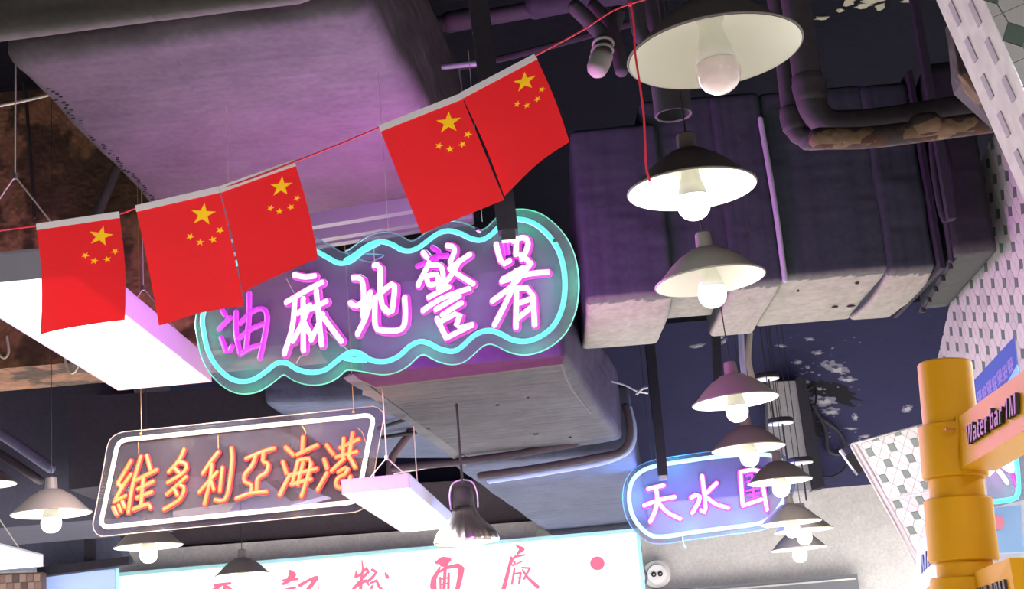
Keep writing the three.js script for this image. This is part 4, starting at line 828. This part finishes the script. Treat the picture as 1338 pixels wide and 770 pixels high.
// ================================================================ LIT SHOP SIGNS
{
  const D = 12.65, q = [at(153, 752, D), at(831, 695, D), at(842, 850, D), at(153, 905, D)];
  const o = q[0].clone(), w = q[1].x - q[0].x, yb = q[3].y; const slope = 0;
  const c = document.createElement('canvas'); c.width = 2048; c.height = 470; const g = c.getContext('2d');
  g.fillStyle = '#f3fbfb'; g.fillRect(0, 0, 2048, 470);
  const Htot = q[1].y - yb + 0.0, toC = (px, py) => { const p = at(px, py, D); return [(p.x - o.x) / w * 2048, (q[1].y - p.y) / Htot * 470]; };
  const s0 = toC(500, 720), s1 = toC(501, 720), unit = s1[0] - s0[0];
  const brush = (z, k, pts) => { g.fillStyle = '#ee6d8c'; for (let i = 1; i < pts.length; i++) for (let t = 0; t <= 1; t += 0.04) { const a = pts[i - 1], b = pts[i], x = a[0] + (b[0] - a[0]) * t, y = a[1] + (b[1] - a[1]) * t, r = (a[2] + (b[2] - a[2]) * t) * 0.95 / k * unit; const [X, Y] = toC(...z([x, y])); g.beginPath(); g.arc(X, Y, Math.max(0.6, r), 0, 6.3); g.fill(); } };
  const z6 = zoomer(260, 690, 4.46), z7 = zoomer(550, 690, 4.46);
  const B6 = p => brush(z6, 4.46, p), B7 = p => brush(z7, 4.46, p);
  B7([[92, 202, 10], [130, 192, 26], [165, 186, 14]]); B7([[150, 190, 20], [140, 212, 18], [118, 218, 8]]); B7([[110, 232, 6], [75, 300, 16], [72, 340, 20], [82, 400, 12]]); B7([[82, 272, 6], [150, 232, 10], [215, 220, 14], [236, 240, 18], [226, 300, 16], [205, 390, 12]]); B7([[142, 232, 10], [135, 345, 10], [132, 400, 8]]); B7([[112, 290, 6], [114, 360, 6]]); B7([[162, 268, 8], [160, 360, 8]]); B7([[115, 300, 5], [165, 290, 5]]); B7([[115, 332, 5], [162, 322, 5]]); B7([[90, 395, 8], [210, 380, 10]]);
  B7([[555, 102, 3], [590, 125, 15], [562, 152, 6]]); B7([[526, 190, 6], [550, 168, 8], [605, 157, 5]]); B7([[526, 172, 6], [512, 240, 10], [492, 320, 13], [470, 400, 14]]); B7([[526, 206, 5], [532, 194, 5], [545, 196, 5], [548, 210, 5], [538, 220, 5], [528, 214, 5]]); B7([[558, 210, 4], [590, 195, 4]]); B7([[545, 240, 6], [530, 330, 7]]); B7([[548, 268, 6], [582, 262, 6], [572, 325, 7]]); B7([[558, 292, 4], [576, 290, 4]]); B7([[588, 232, 5], [635, 235, 6], [600, 300, 7]]); B7([[592, 245, 5], [622, 290, 8], [680, 345, 12], [655, 325, 8]]);
  B6([[950, 190, 3], [955, 240, 6], [945, 310, 10], [940, 390, 10]]); B6([[918, 255, 6], [914, 285, 9], [940, 275, 7], [975, 235, 7], [986, 258, 9], [955, 292, 8]]); B6([[895, 362, 8], [935, 322, 14], [975, 308, 9], [990, 335, 5]]); B6([[1010, 245, 9], [1035, 258, 7], [1010, 290, 9], [985, 312, 8]]); B6([[1000, 322, 6], [1035, 308, 8], [1050, 345, 8], [1068, 362, 8], [1040, 400, 8]]); B6([[1085, 262, 4], [1098, 288, 12]]); B6([[1010, 340, 7], [985, 400, 8]]);
  B6([[530, 250, 6], [545, 275, 22], [522, 308, 14], [490, 328, 8]]); B6([[485, 308, 6], [535, 300, 10], [575, 298, 8]]); B6([[500, 362, 8], [560, 350, 9]]); B6([[505, 400, 8], [555, 385, 8]]); B6([[590, 335, 12], [640, 305, 8], [682, 293, 15], [652, 340, 12], [632, 362, 10], [640, 410, 10]]); B6([[693, 280, 3], [695, 357, 4], [693, 420, 3]]);
  B6([[95, 335, 10], [185, 323, 8]]); B6([[125, 338, 10], [88, 362, 12]]); B6([[152, 328, 10], [150, 365, 10]]); B6([[165, 345, 9], [190, 362, 7]]); B6([[90, 400, 10], [190, 385, 9]]);
  { const [X, Y] = toC(...z7([1028, 207])), [X2] = toC(...z7([1070, 207])); g.beginPath(); g.arc(X, Y, X2 - X, 0, 6.3); g.fillStyle = '#f06a88'; g.fill(); }
  const tex = new THREE.CanvasTexture(c); tex.colorSpace = THREE.SRGBColorSpace;
  const t = thing('lit_shop_sign', 'long white lit shop sign with pink brush characters and a red dot', 'sign', V(q[0].x + w / 2, (q[1].y + yb) / 2, -D));
  // the box leans with the wall band: its top edge follows q0-q1
  const fm = mat('sign_face', 0x777777, 0.4, { map: tex, emissive: new THREE.Color(0.93, 1, 1), emissiveMap: tex, emissiveIntensity: 0.98 });
  const dy0 = q[0].y - q[1].y;
  const pl = new THREE.PlaneGeometry(w, Htot, 1, 1); pl.userData.keepUv = true;
  mesh('face', pl, fm, t);
  mesh('frame', [box(w + 0.05, 0.03, 0.14, 0, Htot / 2 + 0.012, -0.06), box(0.03, Htot, 0.14, w / 2 + 0.015, 0, -0.06), box(0.03, Htot, 0.14, -w / 2 - 0.015, 0, -0.06), box(w, Htot, 0.02, 0, 0, -0.11)], mat('sign_frame', 0x9fd4dc, 0.5), t);
  const L = new THREE.RectAreaLight(new THREE.Color(0.93, 1, 1), 1.6, w - 0.1, Htot - 0.1); L.name = 'sign_light'; L.position.set(0, 0, 0.02); L.rotation.y = Math.PI; t.add(L);
  const b = thing('lit_shop_sign', 'plain pale blue lit sign box in the lower corner above the brown tiles', 'sign', at(104, 770, 11.9));
  const bw = 0.6, bh = 0.26; const bm = mat('blue_face', 0x9fb4e8, 0.4, { emissive: new THREE.Color(0.36, 0.48, 0.85), emissiveIntensity: 0.55 });
  mesh('face', box(bw, bh, 0.01, 0, 0, 0.05), bm, b); mesh('frame', [box(bw + 0.02, bh + 0.02, 0.08, 0, 0, 0)], M.sign_frame, b);
}
// dark rail above the blue box and the brown tiles under it
{
  const t = thing('wall_rail', 'dark cable rail running above the pale blue sign box', 'rail', V(0, 0, 0));
  mesh('rail', prism([at(48, 742, 11.7), at(168, 727, 11.7), at(168, 738, 11.7), at(48, 754, 11.7)], V(0, 0, -0.12)), M.black_paint, t);
  mesh('post', prism([at(110, 690, 11.75), at(121, 690, 11.75), at(122, 745, 11.75), at(110, 745, 11.75)], V(0, 0, -0.08)), M.black_paint, t);
  const D = 11.6, w = struct('wall_left_tiled', prism([at(-20, 750, D), at(55, 748, D), at(56, 800, D), at(-20, 800, D)], V(0, 0, -0.1)), M.tile_pink_c);
  for (let i = 0; i < 8; i++) for (let j = 0; j < 4; j++) { const x = -16 + i * 9.2 + (j % 2) * 2, y = 757 + j * 11, p = at(x, y - 0.1 * x * 0.4, D); const o = mesh('tile', box(0.05, 0.06, 0.012), (i * 5 + j * 3) % 4 === 0 ? M.tile_pink_c : (i + j) % 2 ? M.tile_pink : M.tile_pink_b, w); o.position.copy(p); }
}
// emergency light and the metal door below the blue sign
{
  const p = at(858, 751, 13.42), t = thing('emergency_light', 'round white emergency light with two dark lenses on the white wall', 'fitting', p);
  mesh('body', new THREE.CylinderGeometry(0.125, 0.13, 0.05, 36).rotateX(Math.PI / 2), mat('fitting_white', 0xc9c5c4, 0.5), t);
  mesh('front', new THREE.CylinderGeometry(0.085, 0.09, 0.03, 36).rotateX(Math.PI / 2).translate(0.0, 0, 0.035), mat('fitting_front', 0xdedada, 0.4), t);
  for (const x of [-0.03, 0.028]) { const l = mesh('lens', new THREE.CylinderGeometry(0.023, 0.023, 0.012, 20).rotateX(Math.PI / 2).translate(x, 0.0, 0.054), M.cord, t); mesh('glass', new THREE.SphereGeometry(0.012, 12, 8).translate(x, 0, 0.058), M.chrome, l); }
  const c = thing('cable', 'grey looped cable on the white wall beside the emergency light', 'cable', V(0, 0, 0));
  mesh('cable', tube([at(833, 700, 13.4), at(837, 715, 13.4), at(838, 735, 13.4), at(845, 755, 13.4), at(842, 765, 13.4), at(838, 755, 13.4), at(839, 738, 13.4)], 0.012, 6), mat('cable_lilac', 0x6a6880, 0.6), c);
  const D = 13.35, d = new THREE.Group(); d.name = 'door_1'; d.userData.kind = 'structure'; scene.add(d);
  const a = at(846, 768, D), b = at(1120, 750, D), y = b.y;
  mesh('door_frame', [boxAB(a.x, y - 0.13, -D - 0.1, b.x, y, -D), boxAB(b.x - 0.1, y - 1.9, -D - 0.1, b.x, y - 0.13, -D)], mat('door_steel', 0x77777c, 0.45, { metalness: 1 }), d);
  mesh('frame_bead', [boxAB(a.x, y - 0.05, -D - 0.05, b.x - 0.02, y - 0.035, -D + 0.02), boxAB(a.x, y - 0.17, -D - 0.08, b.x - 0.12, y - 0.14, -D - 0.01)], M.metal, d);
  mesh('transom', boxAB(a.x, y - 1.9, -D - 0.09, b.x - 0.1, y - 0.17, -D - 0.07), mat('transom_grey', 0xb3a6a0, 0.25), d);
}

// ================================================================ YELLOW DIRECTION POST
const font = await new FontLoader().loadAsync('fonts/droid/droid_sans_bold.typeface.json');
function textOnQuad(str, q, u0, u1, v0, v1, lift, thick, m, parent, name = 'lettering') {
  const g0 = new TextGeometry(str, { font, size: 1, depth: thick, curveSegments: 4, bevelEnabled: false }); g0.computeBoundingBox(); const bb = g0.boundingBox;
  const n = q[1].clone().sub(q[0]).cross(q[3].clone().sub(q[0])).normalize(); if (n.dot(EYEP.clone().sub(q[0])) < 0) n.negate();
  const p = g0.attributes.position;
  for (let i = 0; i < p.count; i++) {
    const u = u0 + (u1 - u0) * (p.getX(i) - bb.min.x) / (bb.max.x - bb.min.x), v = v0 + (v1 - v0) * (1 - (p.getY(i) - bb.min.y) / (bb.max.y - bb.min.y));
    const w = q[0].clone().lerp(q[1], u).lerp(q[3].clone().lerp(q[2], u), v).addScaledVector(n, lift + p.getZ(i)); p.setXYZ(i, w.x, w.y, w.z);
  }
  g0.computeVertexNormals(); return mesh(name, g0, m, parent);
}
{
  const D = 2.9, axis = y => at(1234 + (y - 475) * 0.098, y, D), base = axis(1500), topP = axis(474);
  const t = thing('sign_post', 'thick yellow direction post with stepped sleeves and pointing arms', 'signpost', V(0, 0, 0));
  const dir = topP.clone().sub(base).normalize(), place = o => { o.position.copy(base); o.quaternion.setFromUnitVectors(V(0, 1, 0), dir); return o; };
  const hgt = y => axis(y).distanceTo(base);
  const seg = (name, y0, y1, r0, r1) => { const a = hgt(y0), b = hgt(y1), e = 0.004; return place(mesh(name, lathe([[0.001, a], [r0 - e, a], [r0, a + e], [r1, b - e], [r1 - e, b], [0.001, b]], 48), M.yellow_paint, t)); };
  seg('pole', 1500, 474, 0.0535, 0.0535);
  seg('sleeve', 626, 556, 0.064, 0.064);
  seg('sleeve', 735, 652, 0.067, 0.066);
  seg('sleeve', 860, 755, 0.068, 0.068);
  // upper arm
  const q = [at(1251, 546, 2.84), at(1410, 432, 2.26), at(1410, 520, 2.26), at(1254, 614, 2.84)];
  const n = q[1].clone().sub(q[0]).cross(q[3].clone().sub(q[0])).normalize(); if (n.dot(EYEP.clone().sub(q[0])) < 0) n.negate();
  const arm = mesh('arm', prism(q, n.clone().multiplyScalar(-0.07)), M.yellow_paint, t); arm.userData.label = 'upper arm reading Water bar 1M';
  textOnQuad('Water bar 1M', q, 0.115, 0.56, 0.30, 0.68, 0.0, 0.008, M.black_letter, arm);
  mesh('seam', tube([q[0].clone().addScaledVector(n, 0.001), q[3].clone().addScaledVector(n, 0.001)], 0.004, 6, false), M.yellow_paint, arm);
  mesh('screw', new THREE.CylinderGeometry(0.003, 0.003, 0.02, 8).rotateZ(1.4).translate(...at(1242, 561, 2.82).toArray()), mat('orange_screw', 0xb06a10, 0.5), arm);
  // lower arm
  const q2 = [at(1272, 748, 2.84), at(1319, 729, 2.62), at(1330, 800, 2.62), at(1276, 812, 2.84)];
  const n2 = q2[1].clone().sub(q2[0]).cross(q2[3].clone().sub(q2[0])).normalize(); if (n2.dot(EYEP.clone().sub(q2[0])) < 0) n2.negate();
  const arm2 = mesh('arm', prism(q2, n2.clone().multiplyScalar(-0.06).add(V(0.02, 0, 0))), M.yellow_paint, t); arm2.userData.label = 'lower arm reading WC 10M';
  textOnQuad('WC·10M', q2, 0.12, 0.86, 0.36, 0.82, 0.0, 0.006, M.black_letter, arm2);
  // arm that points away with a pale face
  const q3 = [at(1198, 712, 3.25), at(1226, 684, 2.98), at(1231, 748, 2.98), at(1196, 785, 3.25)];
  const arm3 = mesh('arm', prism(q3, V(0.02, -0.005, -0.05)), mat('pale_board', 0xc3c1d6, 0.35), t); arm3.userData.label = 'pale arm with blue letters';
  textOnQuad('Mate', q3, 0.3, 0.98, 0.32, 0.66, 0.0, 0.004, mat('blue_letter', 0x3547a0, 0.4), arm3);
  mesh('arm_edge', prism([q3[3].clone(), q3[2].clone(), q3[2].clone().add(V(0, -0.015, 0)), q3[3].clone().add(V(0, -0.015, 0))], V(0.02, 0, -0.05)), mat('ochre', 0xa07a20, 0.5), arm3);
}
// blue banner behind the arm
{
  const t = thing('blue_banner', 'blue shop banner with pink outlined writing behind the yellow arm', 'banner', V(0, 0, 0));
  const c = document.createElement('canvas'); c.width = 512; c.height = 256; const g = c.getContext('2d');
  g.fillStyle = '#123a86'; g.fillRect(0, 0, 512, 256); g.fillStyle = '#6a9cc4'; g.beginPath(); g.moveTo(200, 256); g.lineTo(512, 150); g.lineTo(512, 256); g.fill();
  g.lineWidth = 9;
  for (let k = 0; k < 7; k++) { const x = 50 + k * 62, y = 128 + (k % 2) * 6; for (const [col, lw] of [['#a07cb4', 9], ['#17357c', 4]]) { g.strokeStyle = col; g.lineWidth = lw; g.strokeRect(x, y - 36, 40, 30); g.beginPath(); g.moveTo(x - 4, y + 4); g.lineTo(x + 46, y + 4); g.moveTo(x + 20, y - 44); g.lineTo(x + 20, y + 34); g.moveTo(x, y + 32); g.lineTo(x + 20, y + 8); g.lineTo(x + 44, y + 32); g.stroke(); } }
  const tex = new THREE.CanvasTexture(c); tex.colorSpace = THREE.SRGBColorSpace;
  const q = [at(1270, 500, 4.7), at(1325, 440, 4.2), at(1334, 520, 4.2), at(1276, 556, 4.7)], geo = prism(q, V(0.01, 0, -0.02));
  const uv = new Float32Array(geo.attributes.position.count * 2), p = geo.attributes.position;
  const ex = q[1].clone().sub(q[0]), ey = q[3].clone().sub(q[0]);
  for (let i = 0; i < p.count; i++) { const d = V(p.getX(i), p.getY(i), p.getZ(i)).sub(q[0]); const a = ex.dot(ex), b = ex.dot(ey), cc = ey.dot(ey), d1 = d.dot(ex), d2 = d.dot(ey), det = a * cc - b * b; uv[i * 2] = (d1 * cc - d2 * b) / det; uv[i * 2 + 1] = 1 - (a * d2 - b * d1) / det; }
  geo.setAttribute('uv', new THREE.BufferAttribute(uv, 2)); geo.userData.keepUv = true;
  mesh('sheet', geo, mat('banner_print', 0xffffff, 0.85, { map: tex }), t);
}

scene.traverse(o => { delete o.userData.names; });
renderer.render(scene, camera);
